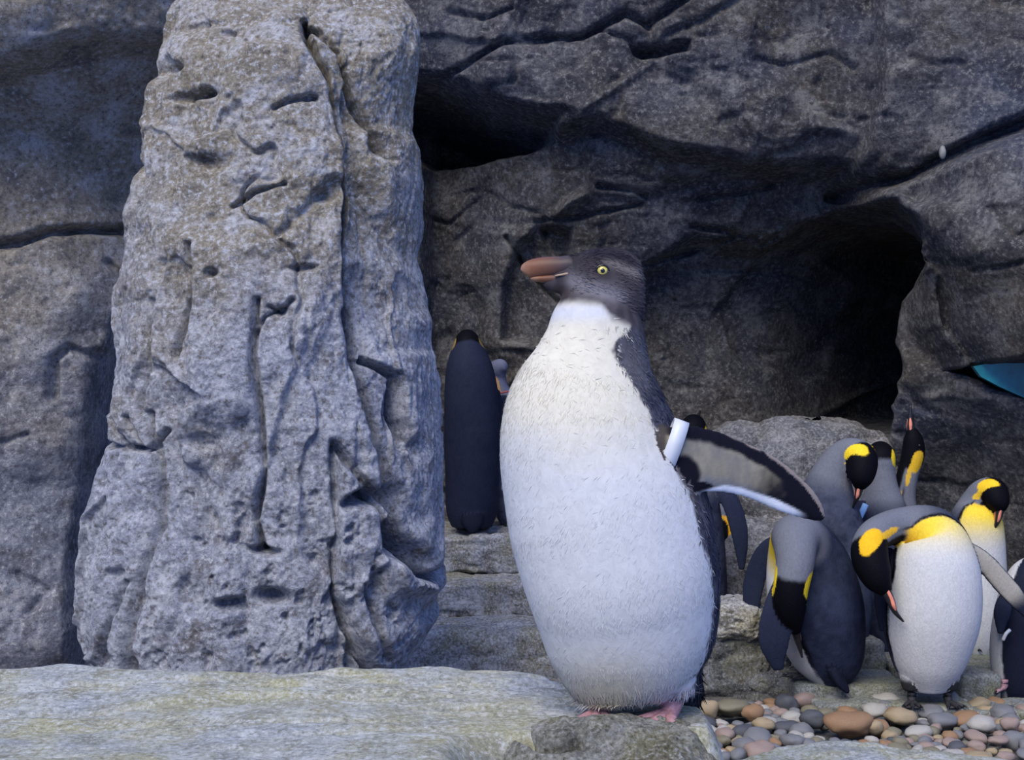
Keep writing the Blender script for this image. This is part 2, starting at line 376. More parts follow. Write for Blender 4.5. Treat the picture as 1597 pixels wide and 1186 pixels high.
def build_pillar():
    yc = 4.0
    levels = np.array([(-60,330,560),(-25,290,600),(5,258,628),(30,242,645),(60,235,651),(130,224,653),(200,210,655),(260,197,656),(300,184,657),(400,174,654),(450,170,668),(500,166,688),(560,163,693),
              (650,160,700),(700,160,703),(760,150,704),(830,134,702),(880,125,697),(920,121,672),(960,121,668),(1000,134,645),(1035,146,622),(1100,150,620),(1250,150,620)], float)
    nz, nt = 640, 760
    py = np.linspace(-58, 1245, nz)
    lx = np.interp(py, levels[:, 0], levels[:, 1]); rx = np.interp(py, levels[:, 0], levels[:, 2])
    k = np.ones(9)/9
    sm = lambda a: np.convolve(np.pad(a, 4, mode='edge'), k, mode='valid')
    lx, rx = CX+(sm(lx)-CX)*0.965, CX+(sm(rx)-CX)*0.965      # widest where the sides turn, a little in front of the axis
    # two thirds of the samples face the open side
    t = np.linspace(-1, 1, nt, endpoint=False); th = math.pi*(0.62*t+0.38*t**3)
    TH, PY = np.meshgrid(th, py, indexing='ij')
    c = ((lx+rx)/2)[None, :]; a = ((rx-lx)/2)[None, :]
    s, co = np.sin(TH), np.cos(TH)
    e = 0.78
    S = np.sign(s)*np.abs(s)**e; C = np.sign(co)*np.abs(co)**e
    X = (c+a*S-CX)/F*yc; Z = CAMZ-(PY-CY)/F*yc
    b = 0.42+0*a
    Y = yc-b*C
    X = X.astype(np.float32); Y = Y.astype(np.float32); Z = Z.astype(np.float32)
    # lean the upper front face back a little
    Y += (0.16*sstep(0.9, 2.1, Z)+0.25*sstep(1.9, 2.25, Z))*np.clip(C, 0, 1)
    U = CX+X/yc*F*1.0; V = PY.astype(np.float32)     # face coordinates for laying out cracks
    U = c+a*S*0.93; U = U.astype(np.float32)
    p3 = np.stack([X, Y, Z], -1)
    jag = 9*fbm(p3, 6, 4, 35); jag2 = 9*fbm(p3, 6, 4, 37)
    Uw, Vw = U+jag, V+jag2
    H = np.zeros_like(X)
    # slab right of the long diagonal cleft sits back
    cl = [(486,60),(496,94),(529,156),(540,212),(553,264),(557,330),(552,411),(567,496),(573,565),(595,632),(612,700),(620,745),(630,800),(663,880),(690,930)]
    right = cl+[(900,930),(900,40)]
    H -= 0.085*sstep(-4, 12, psd(Uw, Vw, right))*sstep(50, 210, V)
    ridge = [(545,215),(590,300),(622,380),(660,470),(690,560),(695,700),(730,700),(730,200)]
    H += 0.045*sstep(-6, 30, psd(Uw, Vw, ridge))
    ridge2 = [(575,560),(640,590),(650,690),(625,800),(690,920),(730,920),(730,540)]
    H += 0.02*sstep(-4, 10, psd(Uw, Vw, ridge2))
    blk = [(545,690),(600,765),(615,840),(660,890),(672,960),(640,1010),(600,1042),(560,950),(540,880)]
    H += 0.035*sstep(-4, 12, psd(Uw, Vw, blk))
    foot = [(100,770),(170,690),(250,700),(305,690),(300,800),(275,900),(262,1060),(90,1060)]
    H += 0.022*sstep(-10, 80, psd(Uw, Vw, foot))
    nose = [(330,380),(390,375),(440,400),(445,640),(330,680),(330,500)]
    H += 0.035*sstep(-15, 40, psd(Uw, Vw, nose))
    brow = [(240,160),(290,185),(370,190),(380,180),(340,165),(300,160)]
    left_top = [(225,190),(262,210),(262,330),(235,345),(190,280)]
    H -= 0.04*sstep(-6, 14, psd(Uw, Vw, left_top))
    cap = [(235,50),(330,40),(420,60),(480,110),(470,40),(640,60),(660,-60),(220,-60)]
    H += 0.018*sstep(-8, 45, psd(Uw, Vw, cap))
    J = 4*fbm(p3, 13, 3, 45)
    def crack(pts, dep, w):
        nonlocal H
        d = np.abs(pdist(U, V, pts)+J); H = H-dep*1.1*np.exp(-(d/(w*.75))**2)
    crack([(440,480),(437,560),(447,640),(452,720),(440,790),(448,832)], .045, 5)
    crack([(455,490),(470,498),(485,480)], .03, 5); crack([(440,530),(450,505),(465,495)], .03, 4)
    crack(cl, .10, 6); crack(cl[7:], .10, 12)
    crack([(496,70),(543,109),(571,179),(609,227),(625,260)], .06, 6)
    crack([(595,565),(640,587),(646,632),(652,683)], .07, 6)
    crack([(640,600),(652,690)], .04, 8)
    crack([(545,688),(601,767),(612,834)], .05, 9); crack([(600,767),(575,755),(555,770)], .05, 8)
    crack([(612,834),(640,850),(660,880)], .06, 12)
    crack([(539,885),(556,947),(590,1042)], .05, 5); crack([(575,880),(590,950),(600,1000)], .03, 5)
    crack([(540,680),(545,800),(540,885)], .03, 5)
    crack([(155,668),(190,682),(225,688),(281,694),(309,666)], .04, 6)
    for q in ((228,650,250,690), (250,648,275,695), (205,560,222,640), (285,640,292,700)): crack([(q[0],q[1]),(q[2],q[3])], .03, 5)
    crack([(295,690),(300,800),(280,880),(268,960),(262,1050)], .04, 10)
    crack([(262,880),(225,1000),(222,1040)], .025, 5)
    crack([(235,240),(240,330),(236,350)], .05, 7)
    crack([(455,200),(480,187),(508,184)], .03, 4); crack([(400,345),(430,325),(470,312)], .03, 4)
    crack([(348,400),(350,480),(330,560)], .03, 6); crack([(288,480),(286,560),(270,640)], .02, 6)
    def pit(x, y, rx_, ry_, dep):
        nonlocal H
        d = ((Uw-x)/rx_)**2+((Vw-y)/ry_)**2; H = H-dep*np.exp(-d**1.5)
    for q in ((285,128,24,11,.05), (275,118,14,14,.04), (335,180,34,8,.05), (352,176,16,7,.05), (330,62,45,9,.025), (375,80,14,8,.03), (372,278,24,12,.025), (345,270,16,8,.02),
              (612,240,18,18,.07), (448,832,20,6,.06), (460,898,20,12,.07), (400,903,16,7,.035), (378,445,9,6,.03), (500,437,20,5,.03), (475,500,14,9,.03), (300,425,8,7,.02),
              (600,765,26,12,.06), (625,820,18,26,.08), (640,770,10,26,.06), (655,860,14,22,.08), (575,760,20,10,.05), (590,880,10,26,.05), (560,990,9,26,.05), (655,945,14,16,.05), (665,700,8,20,.04), (230,985,9,14,.03), (270,1000,10,22,.04), (150,960,26,22,.03), (250,870,10,8,.03), (365,680,26,9,.025),
              (640,640,9,28,.05), (520,330,16,10,.02)): pit(*q)
    # natural relief
    H += 0.06*fbm(p3, 2.6, 3, 55)
    st = p3*np.array([1, 1, 0.35], np.float32)
    rr = fbm(st, 6.5, 4, 65, ridged=True); H -= 0.016*sstep(0.4, 0.9, rr)
    f1, f2, cid = worley(st+0.05*np.stack([fbm(p3, 6, 3, 75)]*3, -1), 3.6, 25)
    H += 0.06*(cid-0.5)*sstep(0.0, 0.07, f2-f1)
    H += 0.014*fbm(p3, 16, 4, 85, 0.6)
    rough = sstep(0, 90, psd(U, V, [(300,730),(520,720),(640,760),(700,900),(640,1060),(240,1060),(290,850)]))
    H -= (0.25+0.75*rough)*0.022*sstep(0.12, 0.55, fbm(p3, 26, 3, 95))
    # push along the outline normal
    nxv = S*np.abs(s)**0.2; nyv = -C
    ln = np.sqrt(nxv**2+nyv**2)+1e-6
    edge = 0.30+0.70*np.abs(C)
    X = X+H*nxv/ln*edge; Y = Y+H*nyv/ln
    Vv = np.stack([X, Y, Z], -1).reshape(-1, 3)
    faces = grid_faces(nt, nz, wrap=True)
    # closed top
    top = Vv.reshape(nt, nz, 3)[:, 0].mean(0)+np.array([0, 0, 0.02]); ti = len(Vv)
    Vv = np.vstack([Vv, top[None]])
    i = np.arange(nt); tf = np.stack([i*nz, ((i+1) % nt)*nz, np.full(nt, ti), np.full(nt, ti)], -1)
    me = mesh_np('rock_pillar', Vv, faces[:, ::-1])
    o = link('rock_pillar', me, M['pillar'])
    cap_me = mesh_py('pillar_top', Vv[list(range(0, nt*nz, nz))+[ti]], [(k2, (k2+1) % nt, nt) for k2 in range(nt)])
    link('pillar_top', cap_me, M['pillar'], o)
    tag(o, 'tall pale grey cracked rock pillar standing left of the big penguin', 'rock pillar')

def ledge_mesh(name, xs, ys, height, seed, amp=1.0):
    X, Y = np.meshgrid(xs.astype(np.float32), ys.astype(np.float32), indexing='ij')
    Z = height(X, Y)
    p = np.stack([X, Y, Z*0], -1)
    Z = Z+amp*(0.010*fbm(p, 4, 4, seed)+0.004*fbm(p*np.array([0.6, 1.6, 1], np.float32), 22, 4, seed+5)
               -0.006*sstep(0.35, 0.9, fbm(p*np.array([0.5, 1.4, 1], np.float32), 9, 4, seed+9, ridged=True)))
    return np.stack([X, Y, Z], -1).reshape(-1, 3), grid_faces(len(xs), len(ys))

build_floor(); build_wall_back(); build_wall_left(); build_pillar()

# ------------------------------------------------------------------ foreground ledges
LZ = 0.716
def ledge_height(X, Y):
    # back edge of the ledge follows the photographed rim
    xr = np.array([-1.4,-0.62,-0.55,-0.48,-0.32,-0.18,-0.01,0.04,0.08,0.13,0.20,0.235,0.30,0.6])
    yr = np.array([1.72,1.73,1.76,1.74,1.71,1.73,1.72,1.68,1.63,1.60,1.57,1.50,1.20,0.9])
    rim = np.interp(X, xr, yr)+0.012*fbm(np.stack([X, Y, X*0], -1), 7, 3, 4)
    Z = LZ+0*X
    Z += 0.010*sstep(1.5, 1.68, Y)-0.006*sstep(-0.2, -0.6, X)
    Z -= 0.22*sstep(-0.07, 0.05, X)*sstep(1.43, 1.34, Y)      # broken away in front of the penguin
    d = Y-rim
    Z -= np.where(d > -0.05, 0.10*np.clip((d+0.05)/0.06, 0, None)**2, 0)
    e = X-(0.200+0.01*fbm(np.stack([X*0, Y, X], -1), 14, 3, 6))
    Z -= np.where(e > 0, 60*np.clip(e, 0, None)**2+1.2*np.clip(e, 0, None), 0)      # right hand end of the ledge
    Z = np.maximum(Z, -0.05-0*X)
    return np.maximum(Z, -0.06)
xs = np.concatenate([np.linspace(-1.4, -0.62, 60, endpoint=False), np.linspace(-0.62, 0.36, 520)])
ys = np.concatenate([np.linspace(0.7, 1.24, 40, endpoint=False), np.linspace(1.24, 1.92, 330)])
V, Fq = ledge_mesh('rock_ledge', xs, ys, ledge_height, 3)
tag(link('rock_ledge', mesh_np('rock_ledge', V, Fq), M['ledge']),
    'broad pale yellowish rock ledge in the foreground that the big penguin stands on', 'rock ledge')

def low_ledge_height(X, Y):
    xr = np.array([0.1,0.30,0.37,0.46,0.60,0.80,1.2]); yr = np.array([1.93,1.96,2.02,2.03,2.02,1.96,1.85])
    rim = np.interp(X, xr, yr)+0.015*fbm(np.stack([X, Y, X*0], -1), 6, 3, 14)
    Z = 0.556+0.0*X-0.03*sstep(0.55, 0.95, X)
    d = Y-rim
    Z -= np.where(d > -0.06, 0.10*np.clip((d+0.06)/0.07, 0, None)**2, 0)
    Z -= 0.10*sstep(1.85, 1.5, Y)
    return np.maximum(Z, -0.06)
V, Fq = ledge_mesh('mossy_ledge', np.linspace(0.12, 1.25, 360), np.linspace(1.3, 2.3, 260), low_ledge_height, 43)
tag(link('mossy_ledge', mesh_np('mossy_ledge', V, Fq), M['ledge']),
    'low bluish rock shelf with yellow moss in front of the pebbles at lower right', 'rock ledge')

def blob(name, centre, rad, mat, seed, amp=0.12, fscale=1.6, n=(150, 90), facet=0.10, power=0.75, parent=None):
    """a boulder: rounded, faceted and pitted"""
    th = np.linspace(0, 2*math.pi, n[0], endpoint=False); ph = np.linspace(-math.pi/2+0.02, math.pi/2-0.02, n[1])
    T, Q = np.meshgrid(th, ph, indexing='ij')
    f = lambda v: np.sign(v)*np.abs(v)**power
    d = np.stack([f(np.cos(Q))*f(np.cos(T)), f(np.cos(Q))*f(np.sin(T)), f(np.sin(Q))], -1).astype(np.float32)
    r = 1+amp*fbm(d+seed*3.7, fscale, 4, seed)+0.35*amp*fbm(d+seed, 6, 4, seed+3)
    f1, f2, cid = worley(d+seed*1.3, 1.9, seed); r = r+facet*(cid-0.5)*sstep(0, 0.25, f2-f1)
    r = r-0.05*sstep(0.5, 0.9, fbm(d+seed, 3.0, 4, seed+8, ridged=True))
    V = d*r[..., None]*np.array(rad, np.float32)
    V = V.reshape(-1, 3); fc = grid_faces(n[0], n[1], wrap=True)
    me = mesh_np(name, V, fc)
    o = link(name, me, mat, parent); o.location = tuple(float(v) for v in centre); return o

# rough boulder at the lip of the ledge, under the penguin's toes
def lip_boulder():
    X0, X1 = P(740, 0, 1.40)[0], P(1150, 0, 1.40)[0]
    xs = np.linspace(X0-0.03, X1+0.03, 330).astype(np.float32); t = np.linspace(0, 1, 260).astype(np.float32)
    X, T = np.meshgrid(xs, t, indexing='ij')
    u = CX+X/1.40*F
    top = np.interp(u, [700,745,790,830,880,940,1000,1060,1090,1112,1130,1160], [1205,1184,1160,1136,1122,1120,1122,1126,1140,1160,1190,1260])
    zt = CAMZ-(top-CY)/F*1.42
    # profile: from the back, over a rounded lip, down the rough front
    ang = -0.9+T*2.5
    Y = 1.435-0.075*np.sin(ang)-0.05*sstep(0.6, 1, T); Z = zt-0.075+0.075*np.cos(ang)-0.55*np.clip(T-0.78, 0, 1)
    p = np.stack([X, Y, Z], -1).astype(np.float32)
    H = 0.010*fbm(p, 10, 4, 5)+0.007*fbm(p, 34, 4, 6, 0.65)
    f1, f2, cid = worley(p, 26, 7); H += 0.007*(cid-0.5)*sstep(0, .2, f2-f1)
    H -= 0.022*np.exp(-((pdist(u.astype(np.float32), (CY-(Z-CAMZ)*F/1.38).astype(np.float32), [(745,1172),(800,1160),(850,1166),(905,1158)])+8*fbm(p, 30, 3, 9))/6)**2)
    Y = Y-H*np.sin(np.clip(ang, 0, 1.57)); Z = Z+H*np.cos(np.clip(ang, -1, 1.2))
    V = np.stack([X, Y, Z], -1).reshape(-1, 3)
    tag(link('lip_boulder', mesh_np('lip_boulder', V, grid_faces(len(xs), len(t))), M['mossy']),
        'rough mossy pitted rock lip right in front of the big penguin\'s toes', 'rock')
lip_boulder()

# boulders behind
tag(blob('sill_boulder', P(1268, 815, 6.0), (0.36, 0.26, 0.44), M['boulder'], 4, 0.07, power=0.6), 'broad grey boulder below the dark alcove behind the penguin group', 'boulder')
tag(blob('sill_boulder', P(1165, 780, 6.05), (0.26, 0.25, 0.33), M['boulder'], 9, 0.12), 'grey boulder behind the big penguin\'s outstretched flipper', 'boulder')
tag(blob('sill_boulder', P(1180, 900, 5.75), (0.24, 0.22, 0.25), M['boulder'], 12, 0.12), 'dark weathered boulder low behind the bowing penguin', 'boulder')
tag(blob('dark_boulder', P(1128, 1030, 5.06), (0.23, 0.17, 0.16), M['darkrock'], 15, 0.14), 'dark boulder beside the pebbles just right of the big penguin', 'boulder')
tag(blob('dark_boulder', P(1208, 1078, 4.95), (0.13, 0.10, 0.085), M['darkrock'], 18, 0.14), 'low mossy dark rock at the left end of the flat slabs', 'boulder')
tag(blob('pale_boulder', P(1143, 965, 5.0), (0.11, 0.14, 0.08), M['step'], 22, 0.10), 'small pale sloping rock on top of the dark boulder', 'boulder')
tag(blob('wall_foot_boulder', P(1490, 960, 6.05), (0.45, 0.20, 0.42), M['boulder'], 25, 0.12), 'brownish boulder at the wall foot behind the right hand penguins', 'boulder')

def rough_box(name, c, size, mat, seed, amp=0.018, n=26, bev=0.14, rot=0.0, tilt=0.0, thin=1.0):
    """a split stone block: rounded cube with uneven faces"""
    V = []; Fs = []; idx = {}
    g = np.linspace(-1, 1, n)
    def vid(p):
        k = tuple(np.round(p, 5))
        if k not in idx: idx[k] = len(V); V.append(p)
        return idx[k]
    for ax in range(3):
        for sgn in (-1, 1):
            for i in range(n-1):
                for j in range(n-1):
                    q = []
                    for (a, b) in ((i, j), (i+1, j), (i+1, j+1), (i, j+1)):
                        p = [0, 0, 0]; p[ax] = sgn; p[(ax+1) % 3] = g[a]; p[(ax+2) % 3] = g[b]; q.append(vid(p))
                    Fs.append(q if sgn > 0 else q[::-1])
    p = np.array(V, np.float32)
    s = np.array(size, np.float32)/2
    m = float(s.min())*2*bev
    w = p*s; inner = np.clip(w, -(s-m), s-m); d = w-inner
    ln = np.linalg.norm(d, axis=1, keepdims=True); w = np.where(ln > 0, inner+d/np.maximum(ln, 1e-6)*m*np.minimum(1, ln/m), w)
    w = w.astype(np.float32)
    nrm = p/np.linalg.norm(p, axis=1, keepdims=True)
    h = amp*fbm(w+seed*2.3, 5, 4, seed)+amp*0.7*fbm(w+seed, 16, 4, seed+1)-amp*0.8*sstep(0.4, .9, fbm(w+seed, 7, 3, seed+2, ridged=True))
    w = w+nrm*h[:, None]*np.array([1, 1, thin])
    me = mesh_py(name, w, Fs)
    o = link(name, me, mat); o.location = tuple(float(v) for v in c); o.rotation_euler = (tilt, 0, rot); return o

# three rough stone steps behind the pillar
def step(x0, x1, y0, y1, Y, depth, seed, label, rot=0.0):
    a, b = P(x0, y0, Y), P(x1, y1, Y)
    c = ((a+b)/2); c[1] += depth/2
    tag(rough_box('stone_step', c, (abs(b[0]-a[0]), depth, abs(a[2]-b[2])), M['step'], seed, 0.020, 44, 0.10, rot), label, 'step', 'stone steps beside the pillar')
step(640, 950, 838, 896, 5.62, 0.62, 3, 'topmost dark stone step carrying the rear penguins')
step(655, 985, 911, 966, 5.34, 0.36, 5, 'middle stone step with mossy right end behind the big penguin', 0.03)
step(615, 1010, 984, 1100, 5.02, 0.38, 8, 'lowest stone step of the three beside the pillar foot', -0.03)

# flat slabs under the group
def slab(x0, x1, Y0, Y1, zt, th, seed, label, rot=0):
    a = P(x0, 0, (Y0+Y1)/2)[0]; b = P(x1, 0, (Y0+Y1)/2)[0]
    tag(rough_box('flat_slab', ((a+b)/2, (Y0+Y1)/2, zt-th/2), (b-a, Y1-Y0, th), M['slab'], seed, 0.010, 26, 0.2, rot, 0, 0.6), label, 'slab', 'flat slabs under the penguins')
slab(1225, 1405, 4.72, 5.0, 0.05, 0.09, 31, 'greenish flat slab under the bowing dark backed penguin', 0.06)
slab(1265, 1420, 4.60, 4.76, 0.012, 0.06, 33, 'thin lower slab left of the white bellied preening penguin', 0.03)
slab(1395, 1500, 4.55, 4.92, 0.012, 0.06, 36, 'slab that the white bellied preening penguin stands on', -0.03)
slab(1490, 1640, 4.55, 4.75, 0.0, 0.06, 39, 'slab at the right edge under the pink footed penguin', 0.02)
slab(1318, 1375, 5.0, 5.15, 0.15, 0.19, 41, 'upright block of stone standing behind the flat slabs', 0.2)
slab(1360, 1560, 4.98, 5.6, 0.06, 0.10, 44, 'wide rear slab carrying the penguins at the back', 0.0)
slab(1480, 1550, 4.76, 4.93, 0.075, 0.12, 47, 'square brownish stone between the two right hand penguins', 0.1)

# ------------------------------------------------------------------ pool window and wall fitting
def teal_window():
    m, nt, b = new_mat('teal_pool_glass')
    tc = nd(nt, 'ShaderNodeTexCoord')
    n = noise_out(nt, tc.outputs['Object'], 9, 3, 0.5)
    nt.links.new(ramp(nt, n, [(0.3, (0.005,0.10,0.13)), (0.7, (0.02,0.30,0.34))]).outputs[0], b.inputs['Base Color'])
    b.inputs['Roughness'].default_value = 0.08
    pts = [P(1518,572,5.42), P(1545,566,5.42), P(1600,556,5.42), P(1680,545,5.42), P(1680,640,5.42), P(1600,622,5.42), P(1560,604,5.42), P(1530,588,5.42)]
    V = [p for p in pts]+[p+np.array([0, 0.03, 0]) for p in pts]; k = len(pts)
    Fs = [tuple(range(k))[::-1], tuple(range(k, 2*k))]+[(i, (i+1) % k, (i+1) % k+k, i+k) for i in range(k)]
    o = link('window_1', mesh_py('window_1', V, Fs, False), m)
    tag(o, 'sliver of teal pool glass in the crevice at the right edge', 'window', kind='structure')
teal_window()
tag(blob('wall_fitting', P(1470, 238, 5.28), (0.013, 0.013, 0.026), plain_mat('pale_fitting', (0.22,0.22,0.20), 0.6, var=0.2), 50, 0.06, n=(20, 14), facet=0.0, power=1.0),
    'small pale oval fitting on the rock wall crack at upper right', 'fitting')

# ------------------------------------------------------------------ penguins: shared builders
def cat_rom(P_, n):
    P_ = np.asarray(P_, float); m = len(P_)
    Q = np.vstack([2*P_[0]-P_[1], P_, 2*P_[-1]-P_[-2]])
    out = []; ss = []
    for i in range(m-1):
        p0, p1, p2, p3 = Q[i], Q[i+1], Q[i+2], Q[i+3]
        for t in np.linspace(0, 1, n, endpoint=(i == m-2)):
            out.append(0.5*((2*p1)+(-p0+p2)*t+(2*p0-5*p1+4*p2-p3)*t*t+(-p0+3*p1-3*p2+p3)*t**3)); ss.append(i+t)
    return np.array(out), np.array(ss)

def loft(pos, a, b, vent, n=10, seg=40, cap=True):
    """closed tube through stations; returns verts, faces, s, phi (angle from the ventral line)"""
    pos = np.asarray(pos, float); k = len(pos)
    data = np.hstack([pos, np.asarray(a, float)[:, None], np.asarray(b, float)[:, None]])
    q, s = cat_rom(data, n)
    c, A, B = q[:, :3], np.maximum(q[:, 3], 1e-4), np.maximum(q[:, 4], 1e-4)
    vv = np.asarray(vent, float); vi = np.stack([np.interp(s, np.arange(k), vv[:, j]) for j in range(3)], -1)
    T = np.gradient(c, axis=0); T /= np.linalg.norm(T, axis=1, keepdims=True)+1e-9
    Vv = vi-(vi*T).sum(1, keepdims=True)*T; Vv /= np.linalg.norm(Vv, axis=1, keepdims=True)+1e-9
    Lv = np.cross(T, Vv)
    ph = np.linspace(-math.pi, math.pi, seg, endpoint=False)
    R = (c[:, None]+(A[:, None]*np.sin(ph)[None])[..., None]*Lv[:, None]+(B[:, None]*np.cos(ph)[None])[..., None]*Vv[:, None])
    m = len(c); V = R.reshape(-1, 3)
    S = np.repeat(s, seg); PH = np.tile(ph, m)
    Fs = []
    for i in range(m-1):
        for j in range(seg):
            j2 = (j+1) % seg; Fs.append((i*seg+j, i*seg+j2, (i+1)*seg+j2, (i+1)*seg+j))
    if cap:
        V = np.vstack([V, c[0], c[-1]]); S = np.append(S, [s[0], s[-1]]); PH = np.append(PH, [0, 0])
        e0, e1 = m*seg, m*seg+1
        for j in range(seg):
            j2 = (j+1) % seg; Fs.append((e0, j2, j)); Fs.append((e1, (m-1)*seg+j, (m-1)*seg+j2))
    return V, Fs, S, PH

def fuse(name, lofts, voxel, smooth=6):
    """weld overlapping tubes into one continuous skin; returns mesh + per-vertex (part, s, phi)"""
    V = []; Fs = []; part = []; S = []; PH = []; off = 0
    for k, (v, f, s, ph) in enumerate(lofts):
        V.append(v); Fs += [tuple(i+off for i in q) for q in f]; part += [k]*len(v); S.append(s); PH.append(ph); off += len(v)
    V = np.vstack(V); S = np.concatenate(S); PH = np.concatenate(PH); part = np.array(part)
    me = mesh_py(name+'_src', V, Fs); ob = bpy.data.objects.new(name+'_src', me); COL.objects.link(ob)
    r = ob.modifiers.new('r', 'REMESH'); r.mode = 'VOXEL'; r.voxel_size = voxel; r.use_smooth_shade = True
    sm = ob.modifiers.new('s', 'SMOOTH'); sm.factor = 0.5; sm.iterations = smooth
    dg = bpy.context.evaluated_depsgraph_get(); dg.update()
    out = bpy.data.meshes.new_from_object(ob.evaluated_get(dg)); out.name = name
    bpy.data.objects.remove(ob); bpy.data.meshes.remove(me)
    n = len(out.vertices); co = np.empty(n*3, np.float32); out.vertices.foreach_get('co', co); co = co.reshape(-1, 3)
    out.polygons.foreach_set('use_smooth', np.ones(len(out.polygons), dtype=bool))
    kd = kdtree.KDTree(len(V))
    for i, v in enumerate(V): kd.insert(v, i)
    kd.balance()
    rp = np.zeros(n, int); rs = np.zeros(n); rph = np.zeros(n)
    for i in range(n):
        near = kd.find_n(co[i], 3); p0 = part[near[0][1]]; w = 0; ss = 0; cx = 0; sx = 0
        for _, j, d in near:
            if part[j] == p0:
                ww = 1/(d+1e-4); w += ww; ss += ww*S[j]; cx += ww*math.cos(PH[j]); sx += ww*math.sin(PH[j])
        rp[i] = p0; rs[i] = ss/w; rph[i] = math.atan2(sx, cx)
    return out, co, rp, rs, rph

def set_col(me, C):
    at = me.color_attributes.new('Col', 'FLOAT_COLOR', 'POINT')
    C4 = np.hstack([np.clip(C, 0, 1), np.ones((len(C), 1))]).astype(np.float32)
    at.data.foreach_set('color', C4.ravel())

def shift(me, org):
    me.transform(Matrix.Translation(Vector([-float(v) for v in org])))

def tube_mesh(name, pts, rad, seg=12, n=6, flat=1.0, vent=(0, 0, 1)):
    V, Fs, S, PH = loft(pts, np.array(rad), np.array(rad)*flat, [vent]*len(pts), n, seg)
    return V, Fs

def merge(parts):
    V = []; Fs = []; off = 0
    for v, f in parts:
        V.append(np.asarray(v)); Fs += [tuple(i+off for i in q) for q in f]; off += len(v)
    return np.vstack(V), Fs

def add_mesh(name, V, Fs, mat, parent, org):
    me = mesh_py(name, np.asarray(V)-np.asarray(org), Fs); return link(name, me, mat, parent)

def foot(parent, org, ankle, fwd, size, mat, claw_mat):
    """webbed foot of three toes with claws"""
    f = np.array([fwd[0], fwd[1], 0.0]); f /= np.linalg.norm(f); l = np.array([-f[1], f[0], 0])
    a = np.asarray(ankle, float); parts = []; claws = []
    parts.append(tube_mesh('', [a+[0, 0, .55*size], a+[0, 0, .3*size], a+f*.1*size+[0, 0, .1*size]], [.20*size, .2*size, .16*size], 10, 4))
    for k, ang in enumerate((-0.42, 0, 0.42)):
        d = f*math.cos(ang)+l*math.sin(ang); ln = size*(1.0 if k == 1 else 0.88)
        parts.append(tube_mesh('', [a+d*0.0+[0, 0, .14*size], a+d*ln*.5+[0, 0, .12*size], a+d*ln*.85+[0, 0, .09*size], a+d*ln+[0, 0, .06*size]], [.12*size, .1*size, .09*size, .05*size], 8, 3, 0.9))
        claws.append(tube_mesh('', [a+d*ln*.93+[0, 0, .10*size], a+d*ln*1.12+[0, 0, .09*size], a+d*ln*1.28+[0, 0, .01*size]], [.055*size, .045*size, .008*size], 8, 3))
    web = [a+[0, 0, .12*size]]+[a+(f*math.cos(t)+l*math.sin(t))*size*.8+[0, 0, .05*size] for t in np.linspace(-.42, .42, 7)]
    wv = web+[p-np.array([0, 0, .05*size]) for p in web]; k = len(web)
    parts.append((np.array(wv), [tuple(range(k)), tuple(range(2*k-1, k-1, -1))]+[(i, (i+1) % k+0, (i+1) % k+k, i+k)[::-1] for i in range(k)]))
    V, Fs = merge(parts); fo = add_mesh('foot', V, Fs, mat, parent, org)
    for v, q in claws: add_mesh('claw', v, q, claw_mat, fo, org)

def lerp(a, b, t): return a+(b-a)*t[:, None]

M['king'] = plumage_mat('king_plumage', 130, 0.5, 0.4, 0.14, 1.0, 0.004)
M['black_horn'] = plain_mat('black_horn', (0.016,0.015,0.018), 0.35, 0.5, 0.3)
M['mandible'] = plain_mat('pink_orange_mandible', (0.75,0.26,0.17), 0.35, 0.5, 0.15)
M['dark_foot'] = plain_mat('dark_foot_skin', (0.030,0.029,0.034), 0.55, 0.4, 0.4, 90, 0.5)
M['pink_foot'] = plain_mat('pink_foot_skin', (0.42,0.23,0.25), 0.5, 0.4, 0.2, 120, 0.5)
M['eye_black'] = plain_mat('eye_black', (0.006,0.006,0.008), 0.08, 0.6)
M['blue_band'] = plain_mat('blue_band', (0.33,0.58,0.92), 0.4)
M['white_band'] = plain_mat('white_band', (0.58,0.60,0.63), 0.45, 0.5, 0.04)
M['red_band'] = plain_mat('red_band', (0.40,0.08,0.07), 0.45)

SLATE = np.array([0.046,0.054,0.088]); SLATE_D = np.array([0.016,0.020,0.040]); SILVER = np.array([0.155,0.165,0.20])
WHITE = np.array([0.56,0.57,0.585]); BLACK = np.array([0.004,0.004,0.007]); YEL = np.array([0.86,0.62,0.03]); ORANGE = np.array([0.88,0.45,0.02])

